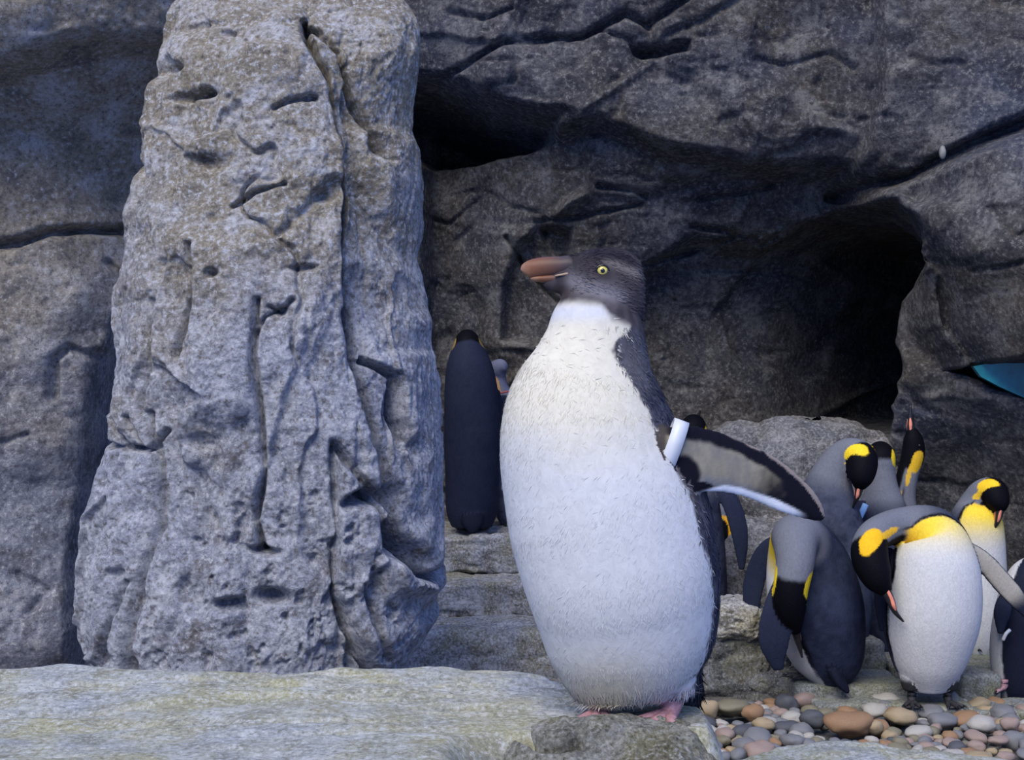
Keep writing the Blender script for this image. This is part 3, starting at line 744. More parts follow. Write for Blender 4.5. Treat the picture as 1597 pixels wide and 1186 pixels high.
def king(label, Y0, st, vents, hw=None, beak=None, flippers=(), feet=None, tail=None, dv=0.95, scale=1.0, patch=ORANGE,
         name='king_penguin', kind='king', org=None, cat='penguin', group='king penguins', legs=True, bandspec=None, back=None, sil=5.0, patch_phi=1.62, hoodc=None):
    """st: ten (px, py, dY) stations vent>beak base; vents: ventral direction for each; hw: half widths in metres"""
    pos = np.array([P(q[0], q[1], Y0+(q[2] if len(q) > 2 else 0)) for q in st])
    base = np.array([.05,.112,.148,.128,.095,.062,.050,.052,.042,.015])*scale
    hw = base if hw is None else np.array([b if h is None else h for b, h in zip(base, hw)])
    vents = np.array(vents, float)
    dvv = hw*np.array([1, dv, dv, dv, .97, 1.0, 1.0, 1.06, 1.05, 1.1])
    lofts = [loft(pos, hw, dvv, vents, 12, 44)]
    fl_i = []
    for fl in flippers:
        pts = np.array([P(q[0], q[1], Y0+q[2]) for q in fl['pts']]); m = len(pts)
        wd = np.array(fl.get('w', [.028,.042,.044,.036,.014]))*scale
        wd = np.interp(np.linspace(0, 1, m), np.linspace(0, 1, len(wd)), wd)
        th = np.interp(np.linspace(0, 1, m), [0, .3, 1], [.018, .013, .008])*scale
        fl_i.append(len(lofts)); lofts.append(loft(pts, wd, th, [fl['n']]*m, 10, 28))
    t_i = None
    if tail:
        tp = np.array([P(q[0], q[1], Y0+q[2]) for q in tail]); t_i = len(lofts)
        lofts.append(loft(tp, np.array([.05,.04,.012])*scale, np.array([.03,.018,.006])*scale, [vents[0]]*3, 8, 20))
    leg_i = []
    if feet and legs:
        for fx in feet:
            q = np.array(fx['at']); leg_i.append(len(lofts)); top = q+np.array([0, 0, .15*scale])
            top = top+(np.array([pos[1][0], pos[1][1], 0])-np.array([q[0], q[1], 0]))*0.35
            lofts.append(loft([top, q+[0, 0, .09*scale], q+[0, 0, .045*scale]], [.050*scale, .040*scale, .028*scale], [.050*scale, .040*scale, .028*scale], [(0, -1, 0)]*3, 8, 20))
    root_at = np.array([pos[0][0], pos[0][1], 0.0]) if org is None else np.array(org)
    body, co, part, s, ph = fuse('body', lofts, 0.0055*scale, 7)
    n = len(co); aph = np.abs(ph)
    nz = fbm(co, 30, 3, 3); nz2 = fbm(co, 9, 3, 8)
    sj = s+0.06*nz; aj = aph+0.06*nz
    bk = SLATE if back is None else np.array(back)
    C = np.tile(bk, (n, 1))
    C = lerp(C, SLATE_D[None], np.clip(0.35+0.7*nz2+0.6*fbm(co, 45, 3, 12), 0, 0.9))
    sp = part == 0
    if kind == 'king':
        lim = np.interp(s, [0, 1, 2, 3, 4, 4.6, 5], [1.5, 1.38, 1.28, 1.22, 1.25, 1.1, 0.9])
        wmask = sstep(0.05, -0.05, aj-lim)
        wht = lerp(np.tile(WHITE, (n, 1)), YEL[None]*np.array([[1, 1.02, 1]]), sstep(3.0, 4.35, sj)*0.95)
        wht = lerp(wht, np.tile(ORANGE, (n, 1)), sstep(4.3, 5.0, sj)*0.5)
        dark_edge = np.exp(-((aj-lim-0.08)/0.09)**2)*sstep(0.8, 1.5, s)*sstep(5.8, 5.0, s)
        C = lerp(C, np.tile(SILVER, (n, 1)), sstep(sil-1.1, sil-0.2, sj))
        C = lerp(C, np.tile(BLACK, (n, 1)), dark_edge)
        C = lerp(C, wht, wmask*sstep(5.35, 5.0, sj))
        # black throat, hood and ear patches
        hood = np.maximum(sstep(6.35, 6.5, sj+0.25*np.cos(ph)), sstep(5.05, 5.3, sj)*sstep(0.75, 0.55, aj))
        C = lerp(C, np.tile(BLACK if hoodc is None else np.array(hoodc), (n, 1)), hood)
        pe = ((sj-6.72)/0.52)**2+((aj-patch_phi)/0.60)**2
        tailp = ((sj-6.05)/0.55)**2+((aj-1.15)/0.25)**2
        C = lerp(C, np.tile(patch, (n, 1)), np.maximum(sstep(1.12, 0.9, pe), sstep(1.1, 0.8, tailp)*0.9))
    else:
        lim = np.interp(s, [0, 2, 4, 5, 6], [1.4, 1.25, 1.2, 1.0, 0.7])
        C = lerp(np.tile(SLATE_D*0.8, (n, 1)), np.tile(WHITE*0.92, (n, 1)), sstep(0.05, -0.05, aj-lim)*sstep(6.3, 6.0, sj))
    cb = C.copy()
    for k, i in enumerate(fl_i):
        m_ = part == i; inner = np.cos(ph) > 0
        fin = flippers[k].get('inner', False)
        Cf = np.tile(SLATE_D*1.3, (n, 1)); edge = np.abs(np.sin(ph))
        if fin:
            Ci = lerp(np.tile(np.array([0.36,0.34,0.30]), (n, 1)), np.tile(SLATE_D, (n, 1)), np.clip(sstep(2.6, 3.4, sj), 0, 1))
            Ci = lerp(Ci, np.tile(SLATE_D, (n, 1)), sstep(0.82, 0.93, edge)); Cf = np.where(inner[:, None], Ci, Cf)
        cb = np.where(m_[:, None], Cf, cb)
    if t_i is not None: cb = np.where((part == t_i)[:, None], SLATE_D*0.7, cb)
    for i in leg_i:
        lw = lerp(np.tile(np.array([0.035,0.035,0.04]) if kind == 'king' else WHITE, (n, 1)), np.tile(WHITE, (n, 1)), sstep(1.35, 0.95, s)) if kind == 'king' else np.tile(WHITE, (n, 1))
        facing = (co-pos[1])@vents[1] > 0
        lw = np.where(facing[:, None], lw, SLATE_D)
        cb = np.where((part == i)[:, None], lw, cb)
    set_col(body, cb); shift(body, root_at); body.materials.append(M['king'])
    root = empty(name, tuple(root_at)); tag(root, label, cat, group)
    link('body', body, None, root)
    if beak:
        bp = np.array([P(q[0], q[1], Y0+q[2]) for q in beak]); m = len(bp)
        r = np.interp(np.linspace(0, 1, m), [0, .5, 1], [.016, .010, .003])*scale
        V, Fs, S, PH = loft(bp, r, r*1.1, [vents[9]]*m, 8, 14); bo = add_mesh('beak', V, Fs, M['black_horn'], root, root_at)
        T = bp[-1]-bp[0]; T /= np.linalg.norm(T); v = vents[9]/np.linalg.norm(vents[9]); v = v-(v@T)*T; lat = np.cross(T, v)
        for sg in (-1, 1):
            bq, _ = cat_rom(bp, 8); nb = len(bq)
            q = [bq[int(t*(nb-1))] for t in (0.0, 0.25, 0.5, 0.72)]; q[0] = q[0]-T*.012*scale
            rr_ = np.interp([0, .25, .5, .72], [0, .5, 1], [.016, .010, .003])*scale
            q = [p_+lat*sg*r_*.72+v*r_*.45 for p_, r_ in zip(q, rr_)]
            V, Fs, S, PH = loft(q, np.array([.002,.0042,.0040,.001])*scale, np.array([.004,.0075,.0062,.0015])*scale, [v]*4, 6, 12)
            add_mesh('mandible_plate', V, Fs, M['mandible'], bo, root_at)
        # eyes on the sides of the head
        hd = pos[8]*0.55+pos[7]*0.45; T = pos[8]-pos[7]; T /= np.linalg.norm(T); v = vents[8]-(vents[8]@T)*T; v /= np.linalg.norm(v); lat = np.cross(T, v)
        for sg in (-1, 1):
            e = blob('eye', hd+lat*sg*(hw[7]*.50+hw[8]*.42)-v*.004-root_at, (.007*scale,)*3, M['eye_black'], 2, 0, n=(14, 9), facet=0, power=1.0, parent=root)
    if feet:
        for fx in feet: foot(root, root_at, fx['at'], fx['fwd'], fx.get('size', .075)*scale, M['dark_foot'] if kind == 'king' else M['pink_foot'], M['black_horn'])
    if bandspec:
        bp = np.array([P(q[0], q[1], Y0+q[2]) for q in bandspec['pts']])
        V, Fs, S, PH = loft(bp, [bandspec.get('r', .012)]*len(bp), [.006]*len(bp), [bandspec.get('n', (0, -1, 0))]*len(bp), 6, 14)
        tag(add_mesh('flipper_band', V, Fs, bandspec['mat'], root, root_at), bandspec['label'])
    return root

CAMV = (0, -1, 0)
def gz(px, Y): return np.array([(px-CX)/F*Y, Y, 0.012])

# white bellied preening penguin, front right
king('white bellied king penguin facing forward, preening with head bent to its side', 4.62,
     [(1447,1078),(1448,1035),(1452,962),(1456,885),(1448,836,.03),(1402,822,.02),(1364,836,-.05),(1356,866,-.10),(1368,902,-.13),(1384,926,-.14)],
     [CAMV,CAMV,CAMV,CAMV,(-.2,-1,-.3),(-.1,-.7,-.8),(.5,-.3,-.8),(.9,-.4,-.2),(.9,-.4,.3),(.9,-.4,.3)],
     hw=[.06,.118,.158,.146,.105,.062,.054,.056,.046,.017], beak=[(1380,918,-.14),(1390,940,-.15),(1396,955,-.15),(1409,970,-.14)],
     flippers=[dict(pts=[(1495,850,.0),(1530,872,.0),(1560,905,.0),(1586,935,.0),(1604,965,.0)], n=(-.15,-1,.2), inner=True, w=[.025,.032,.036,.032,.01]),
               dict(pts=[(1392,860,.06),(1378,900,.10),(1374,940,.12),(1376,985,.12)], n=(-.9,-.3,0), w=[.03,.045,.04,.015])],
     feet=[dict(at=gz(1422, 4.60), fwd=(-.25,-1)), dict(at=gz(1478, 4.60), fwd=(.15,-1))], patch=np.array([0.82,0.47,0.02]))
# dark backed penguin bowing to its flank
lv = (-.82,.42,0)
king('dark backed king penguin bowing its head down along its flank', 4.78,
     [(1298,1068),(1293,1030),(1275,955),(1260,885),(1248,850,-.05),(1241,845,-.12),(1240,880,-.19),(1233,922,-.21),(1234,958,-.20),(1242,988,-.18)],
     [lv,lv,lv,lv,(-.8,.1,-.3),(-.3,.4,-1),(.2,1,-.3),(.35,1,.0),(.35,1,.1),(.35,1,.1)],
     hw=[.06,.125,.165,.150,.11,.078,.062,.056,.046,.015], beak=[(1240,982,-.18),(1245,1002,-.17),(1251,1026,-.15)],
     flippers=[dict(pts=[(1222,905,-.16),(1214,950,-.20),(1207,1000,-.20),(1214,1046,-.18)], n=(-.2,-1,0), w=[.03,.05,.052,.018]),
               dict(pts=[(1222,838,.06),(1194,860,.10),(1178,900,.13),(1173,938,.14),(1183,975,.14)], n=(-.6,-.8,0), w=[.02,.034,.042,.036,.008])],
     tail=[(1298,1040,-.08),(1310,1062,-.10),(1324,1082,-.11)],
     feet=[dict(at=gz(1258, 4.78)+[0, 0, .05], fwd=(-1,-.1)), dict(at=gz(1275, 4.90)+[0, 0, .05], fwd=(-1,.3))], back=(0.034,0.043,0.080), patch=YEL)
# grey backed penguin behind it, head turned down to the right
av = (.25,1,0)
king('tall grey backed king penguin seen from behind, head hooked down to the right', 5.12,
     [(1305,1050),(1303,1010),(1298,930),(1293,845),(1290,780),(1300,735,-.01),(1322,708,-.03),(1343,716,-.07),(1343,745,-.10),(1340,764,-.10)],
     [av,av,av,av,(.4,1,-.2),(.5,.7,-.5),(.2,.5,-.9),(-.9,.1,-.3),(-.95,-.25,.1),(-.95,-.25,.1)],
     hw=[.05,.11,.140,.135,.105,.070,.056,.054,.044,.015], beak=[(1341,758,-.10),(1337,775,-.10),(1330,792,-.08)],
     flippers=[dict(pts=[(1245,800,.0),(1232,850,.0),(1228,910,0),(1232,960,0)], n=(-.8,-.6,0))],
     feet=[dict(at=gz(1285, 5.08)+[0, 0, .06], fwd=(.2,1)), dict(at=gz(1318, 5.08)+[0, 0, .06], fwd=(.2,1))], patch=YEL, back=(0.062,0.072,0.11), sil=5.2)
# upright back view between the heads
bv = (0,1,0)
king('king penguin standing with its back turned, both yellow ear patches showing', 5.33,
     [(1376,1040),(1376,1000),(1376,920),(1376,840),(1376,790),(1375,760),(1374,735),(1373,714,.01),(1373,707,.06),(1372,703,.10)],
     [bv,bv,bv,bv,bv,bv,(0,1,-.2),(0,.6,-1),(0,0,-1),(0,0,-1)],
     hw=[.05,.105,.128,.115,.088,.062,.053,.055,.042,.015], beak=[(1372,703,.10),(1372,702,.15),(1372,703,.20)], patch_phi=1.95,
     flippers=[dict(pts=[(1350,785,-.02),(1338,810,-.03),(1330,850,-.03),(1330,900,-.03)], n=(-.3,-1,0), w=[.03,.04,.04,.015]),
               dict(pts=[(1402,790,0),(1415,830,.0),(1420,890,0)], n=(.5,-.8,0), w=[.03,.04,.015])],
     feet=[dict(at=gz(1360, 5.3)+[0, 0, .06], fwd=(0,1)), dict(at=gz(1392, 5.3)+[0, 0, .06], fwd=(0,1))], patch=YEL,
     bandspec=dict(pts=[(1350,787,-.075),(1346,796,-.08),(1340,808,-.08)], r=.012, mat=M['blue_band'], label='light blue flipper band'), sil=4.7)
# beak to the sky
fv = (-.9,-.25,0)
king('slim king penguin stretching its beak straight up to the sky', 5.56,
     [(1415,1030),(1413,990),(1410,920),(1406,850),(1405,805),(1408,775),(1415,742),(1424,708),(1424,684),(1421,668)],
     [fv,fv,fv,fv,fv,fv,(-.9,-.25,.2),(-1,-.3,0),(-1,-.3,0),(-1,-.3,0)],
     hw=[.05,.10,.120,.105,.075,.050,.042,.043,.036,.015], beak=[(1421,672,0),(1420,655,0),(1420,632,0)],
     feet=[dict(at=gz(1402, 5.62)+[0, 0, .06], fwd=(-1,-.3)), dict(at=gz(1410, 5.72)+[0, 0, .06], fwd=(-1,-.3))], patch=np.array([0.72,0.44,0.03]))
# penguin facing right at the back
hv = (.35,-1,0)
king('king penguin with bright white chest standing behind, head tucked to the right', 5.28,
     [(1522,1042),(1521,1005),(1519,935),(1521,862),(1522,812),(1526,784,.0),(1534,768,-.02),(1549,768,-.05),(1557,786,-.08),(1559,800,-.09)],
     [hv,hv,hv,hv,hv,(.3,-1,-.2),(.3,-.6,-.8),(-.3,-.5,-.8),(-.8,-.5,0),(-.8,-.5,.1)],
     hw=[.055,.108,.122,.112,.098,.066,.05,.05,.040,.015], beak=[(1559,796,-.09),(1556,812,-.09),(1549,828,-.08)],
     flippers=[dict(pts=[(1482,830,.06),(1474,870,.1),(1470,930,.12)], n=(-.8,-.5,0), w=[.03,.04,.015])],
     feet=[dict(at=gz(1508, 5.25)+[0, 0, .06], fwd=(.3,-1)), dict(at=gz(1538, 5.25)+[0, 0, .06], fwd=(.3,-1))], patch=np.array([0.86,0.55,0.03]))
# cut off small penguin at the right edge
iv = (-.80,.50,0)
king('small dark penguin with pink feet cut off by the right edge', 4.86,
     [(1585,1100),(1584,1072),(1583,1012),(1588,950),(1600,905),(1622,885,.02),(1645,868,.03),(1662,850,.04),(1664,838,.02),(1668,834,-.02)],
     [iv,iv,iv,iv,iv,(-.8,-.2,-.5),(-.6,-.6,-.4),(-.3,-.9,-.2),(0,-.4,-1),(0,-.3,-1)],
     hw=[.04,.075,.088,.080,.066,.05,.044,.044,.036,.014], beak=[(1668,834,-.02),(1672,838,-.06),(1674,844,-.09)],
     flippers=[dict(pts=[(1572,925,-.08),(1563,955,-.10),(1560,990,-.10)], n=(-.4,-.9,0), w=[.022,.03,.01])],
     feet=[dict(at=gz(1566, 4.80), fwd=(-1,-.4), size=.07), dict(at=gz(1598, 4.86), fwd=(-1,-.2), size=.07)], kind='small', legs=False, name='small_penguin', group='small penguins',
     bandspec=dict(pts=[(1575,983,-.12),(1569,989,-.125),(1564,999,-.12)], r=.006, mat=M['white_band'], label='small white flipper band'))
# upright penguin behind the big penguin's shoulder
king('king penguin hidden behind the big penguin, black crown peeking over its flipper', 5.36,
     [(1088,1040),(1088,1000),(1088,925),(1088,845),(1086,780),(1084,738),(1082,705),(1081,672,.01),(1083,664,.06),(1085,660,.09)],
     [bv,bv,bv,bv,bv,bv,(0,1,-.2),(0,.8,-.6),(.1,.4,-1),(.1,.4,-1)],
     hw=[.05,.10,.112,.102,.085,.062,.05,.052,.04,.015], beak=[(1085,660,.09),(1088,652,.13),(1092,641,.17)],
     flippers=[dict(pts=[(1118,758,-.02),(1140,785,-.05),(1154,835,-.06),(1157,890,-.05)], n=(.1,-1,0), w=[.03,.036,.034,.012])],
     feet=[dict(at=gz(1072, 5.36)+[0, 0, .02], fwd=(0,1)), dict(at=gz(1104, 5.36)+[0, 0, .02], fwd=(0,1))], patch=YEL)
# bowed penguin glimpsed between that one's flipper and the boulder
kv = (.6,-.8,0)
king('bowed king penguin glimpsed between a hanging flipper and the big penguin', 5.72,
     [(1098,1040),(1098,1000),(1098,940),(1100,875),(1106,825),(1117,800,-.03),(1129,808,-.06),(1134,840,-.08),(1134,866,-.08),(1132,882,-.08)],
     [kv,kv,kv,kv,kv,(.4,-.6,-.8),(0,-.4,-1),(-.8,-.5,-.2),(-.9,-.4,0),(-.9,-.4,0)],
     hw=[.05,.09,.10,.09,.075,.055,.05,.05,.04,.015], beak=[(1132,880,-.08),(1130,895,-.08),(1124,912,-.07)],
     feet=[dict(at=gz(1085, 5.7)+[0, 0, .04], fwd=(.6,-.8)), dict(at=gz(1110, 5.75)+[0, 0, .04], fwd=(.6,-.8))], patch=ORANGE)
# rear penguins on the top step
zs_ = P(0, 832, 5.85)[2]
def sz(px, Y): return np.array([(px-CX)/F*Y, Y, P(0, 838, 5.62)[2]+0.0])
king('dark king penguin seen from behind on the top step beside the pillar', 5.85,
     [(736,822),(736,795),(737,740),(737,670),(735,615),(732,575),(730,550),(729,536,.01),(729,529,.05),(729,526,.09)],
     [bv,bv,bv,bv,bv,bv,(0,1,-.2),(0,.7,-.7),(0,0,-1),(0,0,-1)],
     hw=[.085,.108,.114,.118,.112,.098,.076,.056,.04,.015], beak=[(729,526,.09),(729,526,.13),(729,528,.18)],
     flippers=[dict(pts=[(772,610,.02),(778,650,.04),(777,700,.05)], n=(.8,-.6,0), w=[.025,.035,.012])],
     feet=[dict(at=sz(722, 5.85), fwd=(0,1)), dict(at=sz(750, 5.85), fwd=(0,1))], tail=[(737,805,-.08),(737,820,-.1),(737,833,-.11)], patch=np.array([.25,.18,.05]), back=(0.022,0.027,0.050), sil=9.0, org=(P(736,0,5.85)[0], 5.85, sz(0,5.85)[2]))
gv = (.92,-.3,0)
king('king penguin mostly hidden between the dark upright one and the big penguin', 6.08,
     [(800,822),(800,795),(799,740),(797,680),(792,650),(784,628),(775,606),(772,584,.0),(781,573,-.03),(790,573,-.05)],
     [gv,gv,gv,gv,gv,gv,(.9,-.3,-.2),(.8,-.2,-.6),(.2,-.1,-1),(.2,-.1,-1)],
     hw=[.05,.085,.100,.098,.085,.062,.05,.045,.036,.014], beak=None,
     flippers=[dict(pts=[(782,618,-.12),(784,645,-.14),(788,690,-.14)], n=(-.3,-1,0), w=[.028,.034,.012])],
     feet=[dict(at=sz(788, 6.05), fwd=(.5,-.8)), dict(at=sz(815, 6.05), fwd=(.5,-.8))], patch=np.array([0.50,0.27,0.11]), back=(0.13,0.14,0.2), sil=4.4, hoodc=(0.13,0.14,0.21), org=(P(800,0,6.08)[0], 6.08, sz(0,5.85)[2]),
     bandspec=dict(pts=[(772,612,-.15),(780,613,-.17),(792,611,-.16)], r=.004, mat=M['red_band'], label='thin red flipper band'))

# ------------------------------------------------------------------ the big penguin on the ledge
def big_penguin():
    Y0 = 1.50; px2m = Y0/F
    lev = np.array([(446,930,985),(470,886,1001),(500,862,1007),(530,850,1010),(560,833,1017),(600,804,1034),(640,786,1046),(680,779,1056),(720,779,1068),(760,783,1086),(800,790,1103),
                    (850,803,1115),(900,818,1121),(950,834,1121),(1000,851,1116),(1030,867,1109),(1052,884,1101),(1068,905,1088),(1078,935,1060)], float)
    pos = np.array([P((l+r)/2, y, Y0) for y, l, r in lev]); a = (lev[:, 2]-lev[:, 1])/2*px2m
    f = np.interp(lev[:, 0], [470, 560, 700, 900, 1102], [.85, .86, .88, .92, .90]); b = a*f
    # the belly swells towards the viewer, the neck sits over the shoulders
    pos[:, 1] += np.interp(lev[:, 0], [470, 560, 700, 900, 1102], [.012, .005, -.004, -.012, .0])
    torso = loft(pos, a, b, [CAMV]*len(lev), 7, 72)
    # head in profile: sections run from the nape to the base of the bill
    hs = [(1006,455,459,2),(1002,424,490,22),(993,408,506,34),(978,396,514,41),(958,387,516,45),(936,383,511,46),(915,385,499,43),(897,391,484,29),(883,400,471,16),(871,416,463,13),(858,431,455,10),(848,435,447,6)]
    hp = np.array([P(x, (t+bt)/2, Y0+.012) for x, t, bt, w in hs]); hb = np.array([(bt-t)/2 for x, t, bt, w in hs])*px2m; ha = np.array([w for *_, w in hs])*px2m
    head = loft(hp, ha, np.maximum(hb, 1e-3), [(0, 0, -1)]*len(hs), 8, 48)
    # outstretched flipper: stations shoulder > tip, across = half width
    fs = [(1000,685,26,-.035),(1030,698,34,-.058),(1070,714,50,-.056),(1110,720,47,-.048),(1150,730,41,-.040),(1190,746,38,-.032),(1225,767,33,-.026),(1255,786,25,-.02),(1275,802,14,-.016),(1284,811,4,-.014)]
    fp = np.array([P(x, y, Y0+d) for x, y, w, d in fs]); fw = np.array([w for *_, w, d in fs])*px2m
    ft = np.interp(np.arange(len(fs)), [0, 2, 9], [.016, .0075, .0035])
    flip = loft(fp, fw, ft, [(-.12, -1, 0.1)]*len(fs), 8, 48)
    # other flipper held close on the far side
    gs = [(820,640,22,.07),(800,690,30,.095),(796,750,33,.105),(802,820,28,.105),(812,880,12,.10)]
    gp = np.array([P(x+16, y, Y0+d) for x, y, w, d in gs]); gw = np.array([w for *_, w, d in gs])*px2m
    flip2 = loft(gp, gw, np.linspace(.012, .004, 5), [(-.8, .6, 0)]*5, 8, 28)
    # feathered thighs and tail
    def thigh(x0, x1, w): return loft(np.array([P(x0, 1020, Y0-.01), P(x1, 1056, Y0-.02), P(x1, 1080, Y0-.022)]), np.array([w*1.3, w, w*.72])*px2m, np.array([w*1.3, w, w*.72])*px2m, [CAMV]*3, 10, 32)
    th1, th2 = thigh(935, 928, 36), thigh(1035, 1045, 46)
    vent = loft(np.array([P(985, 1040, Y0+.01), P(975, 1070, Y0+.015), P(968, 1090, Y0+.02)]), np.array([50, 42, 16])*px2m, np.array([50, 40, 14])*px2m, [CAMV]*3, 10, 32)
    tl = loft(np.array([P(1060, 1040, Y0+.06), P(1076, 1082, Y0+.065), P(1072, 1108, Y0+.065)]), np.array([40, 24, 8])*px2m, np.array([24, 14, 4])*px2m, [(-.5, .8, 0)]*3, 10, 24)
    me, co, part, s, ph = fuse('body', [torso, head, flip, flip2, th1, th2, vent, tl], 0.0021, 9)
    n = len(co)
    px = CX+co[:, 0]/Y0*F; py = CY-(co[:, 2]-CAMZ)/Y0*F
    nz = fbm(co, 60, 3, 3); nz2 = fbm(co*np.array([1, 1, .4]), 160, 3, 4); nzl = fbm(co, 14, 3, 9)
    # angle around the trunk, measured from the direction to the viewer, positive to the right
    cx_ = np.interp(py, lev[:, 0], (lev[:, 1]+lev[:, 2])/2); hw_ = np.interp(py, lev[:, 0], (lev[:, 2]-lev[:, 1])/2)
    cy_ = np.interp(py, lev[:, 0], pos[:, 1])
    ang = np.arctan2((px-cx_)*px2m, -(co[:, 1]-cy_)/np.interp(py, lev[:, 0], f))
    bl = np.array([(470,940),(490,948),(505,985),(520,972),(535,952),(548,947),(562,952),(580,966),(610,985),(640,1000),(665,1010),(700,1024),(740,1040),(790,1066),(830,1079),(870,1092),(910,1100),(950,1102),(1000,1096),(1040,1088),(1080,1076),(1110,1064)], float)
    bx = np.interp(py, bl[:, 0], bl[:, 1])
    ba = np.arcsin(np.clip((bx-cx_)/hw_, -1, 1))
    chest = math.radians(-48)
    rel = np.abs((ang-chest+math.pi) % (2*math.pi)-math.pi); lim = np.abs(ba-chest)
    dark = sstep(-0.03, 0.05, rel-lim+0.05*nz+0.05*nz2)
    white = np.tile(np.array([0.53,0.54,0.55]), (n, 1))
    white = lerp(white, np.array([[0.64,0.60,0.475]]), sstep(760, 600, py+30*nzl)*0.9)
    stain = np.exp(-((px-945)/75)**2-((py-1060)/55)**2)
    white = lerp(white, np.array([[0.42,0.37,0.25]]), np.clip(stain*0.75+0.1*nzl, 0, 1))
    white = lerp(white, np.array([[0.60,0.48,0.55]]), np.exp(-((px-1045)/45)**2-((py-1085)/25)**2)*0.6)
    dk = lerp(np.tile(np.array([0.020,0.022,0.036]), (n, 1)), np.array([[0.085,0.085,0.11]]), np.clip(0.35+0.9*nz2, 0, 1))
    dk = lerp(dk, np.array([[0.10,0.085,0.07]]), np.exp(-((px-1040)/38)**2-((py-745)/50)**2)*0.6)
    dk = lerp(dk, np.array([[0.12,0.115,0.12]]), np.exp(-((px-985)/30)**2-((py-560)/45)**2)*0.6)
    C = lerp(white, dk, dark)
    # head and hood
    hood_line = np.interp(px, [840, 870, 900, 935, 950, 975, 1000, 1015], [468, 474, 474, 478, 496, 510, 522, 560])
    hood = sstep(-9, 9, hood_line-py+6*nz)
    HB = lerp(np.tile(np.array([0.034,0.029,0.034]), (n, 1)), np.array([[0.075,0.066,0.072]]), np.clip(.4+.8*nz2+.4*nzl, 0, 1))
    crown = np.exp(-((py-np.interp(px, [880, 930, 975, 1000], [398, 395, 402, 430]))/9)**2)
    HB = lerp(HB, np.array([[0.016,0.015,0.024]]), crown*sstep(890, 930, px)*0.9)
    cheek = np.exp(-((py-np.interp(px, [880, 905, 935, 965], [440, 447, 455, 462]))/15)**2)*sstep(872, 895, px)*sstep(985, 950, px)
    HB = lerp(HB, np.array([[0.23,0.215,0.23]]), cheek*0.8)
    chin = np.exp(-((px-872)/24)**2-((py-456)/11)**2)
    HB = lerp(HB, np.array([[0.045,0.034,0.034]]), chin*.9)
    brow = np.exp(-((py-np.interp(px, [900, 937, 990], [411, 408, 425]))/7)**2)*sstep(930, 950, px)
    HB = lerp(HB, np.array([[0.21,0.19,0.175]]), brow*.5)
    eyer = np.exp(-(((px-936)/17)**2+((py-425)/11)**2))
    HB = lerp(HB, np.array([[0.035,0.028,0.03]]), eyer*.9)
    C = lerp(C, HB, hood)
    throat = np.exp(-((py-488)/14)**2)*sstep(975, 930, px)*(1-hood)
    C = lerp(C, np.array([[0.50,0.53,0.64]]), throat*.6)
    # flipper: s along 0..9, across from the leading (upper) edge
    fl = part == 2
    fpx = CX+co[:, 0]/co[:, 1]*F; fpy = CY-(co[:, 2]-CAMZ)/co[:, 1]*F
    opx, opy = px, py
    px, py = np.where(fl, fpx, px), np.where(fl, fpy, py)
    # local across coordinate: -1 at the upper edge, +1 at the lower edge
    yy = np.interp(px, [q[0] for q in fs], [q[1] for q in fs]); ww = np.interp(px, [q[0] for q in fs], [q[2] for q in fs])
    ac = np.where(fl, (py-yy)/np.maximum(ww, 4)*0.95, 0)+0.10*nz
    inner = sstep(-.2, .2, np.cos(ph))
    beige = lerp(np.tile(np.array([0.33,0.29,0.20]), (n, 1)), np.array([[0.19,0.18,0.16]]), np.clip(0.4+1.2*nzl+.3*nz2, 0, 1))
    beige = lerp(beige, np.array([[0.16,0.17,0.19]]), sstep(.35, .75, ac)*.8)
    blk = np.array([[0.008,0.008,0.014]])
    fc = beige
    fc = lerp(fc, blk, sstep(-.50, -.66, ac-0.16*sstep(1100, 1240, px)))
    fc = lerp(fc, blk, sstep(1170, 1222, px+22*nz+14*(ac)))
    bp_ = ((px-1062)/31)**2+((py-739)/30)**2; bp2 = ((px-1085)/28)**2+((py-760)/9)**2
    fc = lerp(fc, blk, np.maximum(sstep(1.25, .75, bp_+.25*nz), sstep(1.2, .8, bp2)))
    lowl = np.interp(px, [1060, 1085, 1110, 1130, 1155, 1185, 1210, 1235, 1262], [769, 769, 763, 758, 762, 772, 780, 792, 806])
    wl = sstep(-3, 1.5, py-lowl)*sstep(1085, 1110, px)*sstep(1262, 1235, px)
    fc = lerp(fc, np.array([[0.78,0.80,0.84]]), wl)
    rimp = sstep(-.97, -1.05, ac)*sstep(1045, 1080, px)
    fc = lerp(fc, np.array([[0.30,0.25,0.22]]), rimp*.8)
    outer = np.tile(np.array([0.02,0.022,0.032]), (n, 1))
    fc = lerp(outer, fc, inner)
    C = lerp(C, np.array([[0.055,0.048,0.045]]), fl*sstep(1010, 1025, px)*1.0)
    C = lerp(C, fc, fl*sstep(1034, 1048, px))
    C = np.where((part == 3)[:, None], np.array([0.02,0.022,0.032]), C)
    C = np.where((part == 7)[:, None], dk*.7, C)
    px, py = opx, opy
    set_col(me, C)
    org = np.array([P(985, 0, Y0)[0], Y0, LZ])
    root = empty('rockhopper_penguin', tuple(org))
    tag(root, 'big white breasted penguin on the ledge with one flipper outstretched', 'penguin')
    # feather blades sprouting from the skin
    me.calc_loop_triangles(); nt_ = len(me.loop_triangles)
    tri = np.empty(nt_*3, np.int32); me.loop_triangles.foreach_get('vertices', tri); tri = tri.reshape(-1, 3)
    nr = np.empty(n*3, np.float32); me.vertices.foreach_get('normal', nr); nr = nr.reshape(-1, 3)
    A, B, D = co[tri[:, 0]], co[tri[:, 1]], co[tri[:, 2]]
    area = np.linalg.norm(np.cross(B-A, D-A), axis=1)
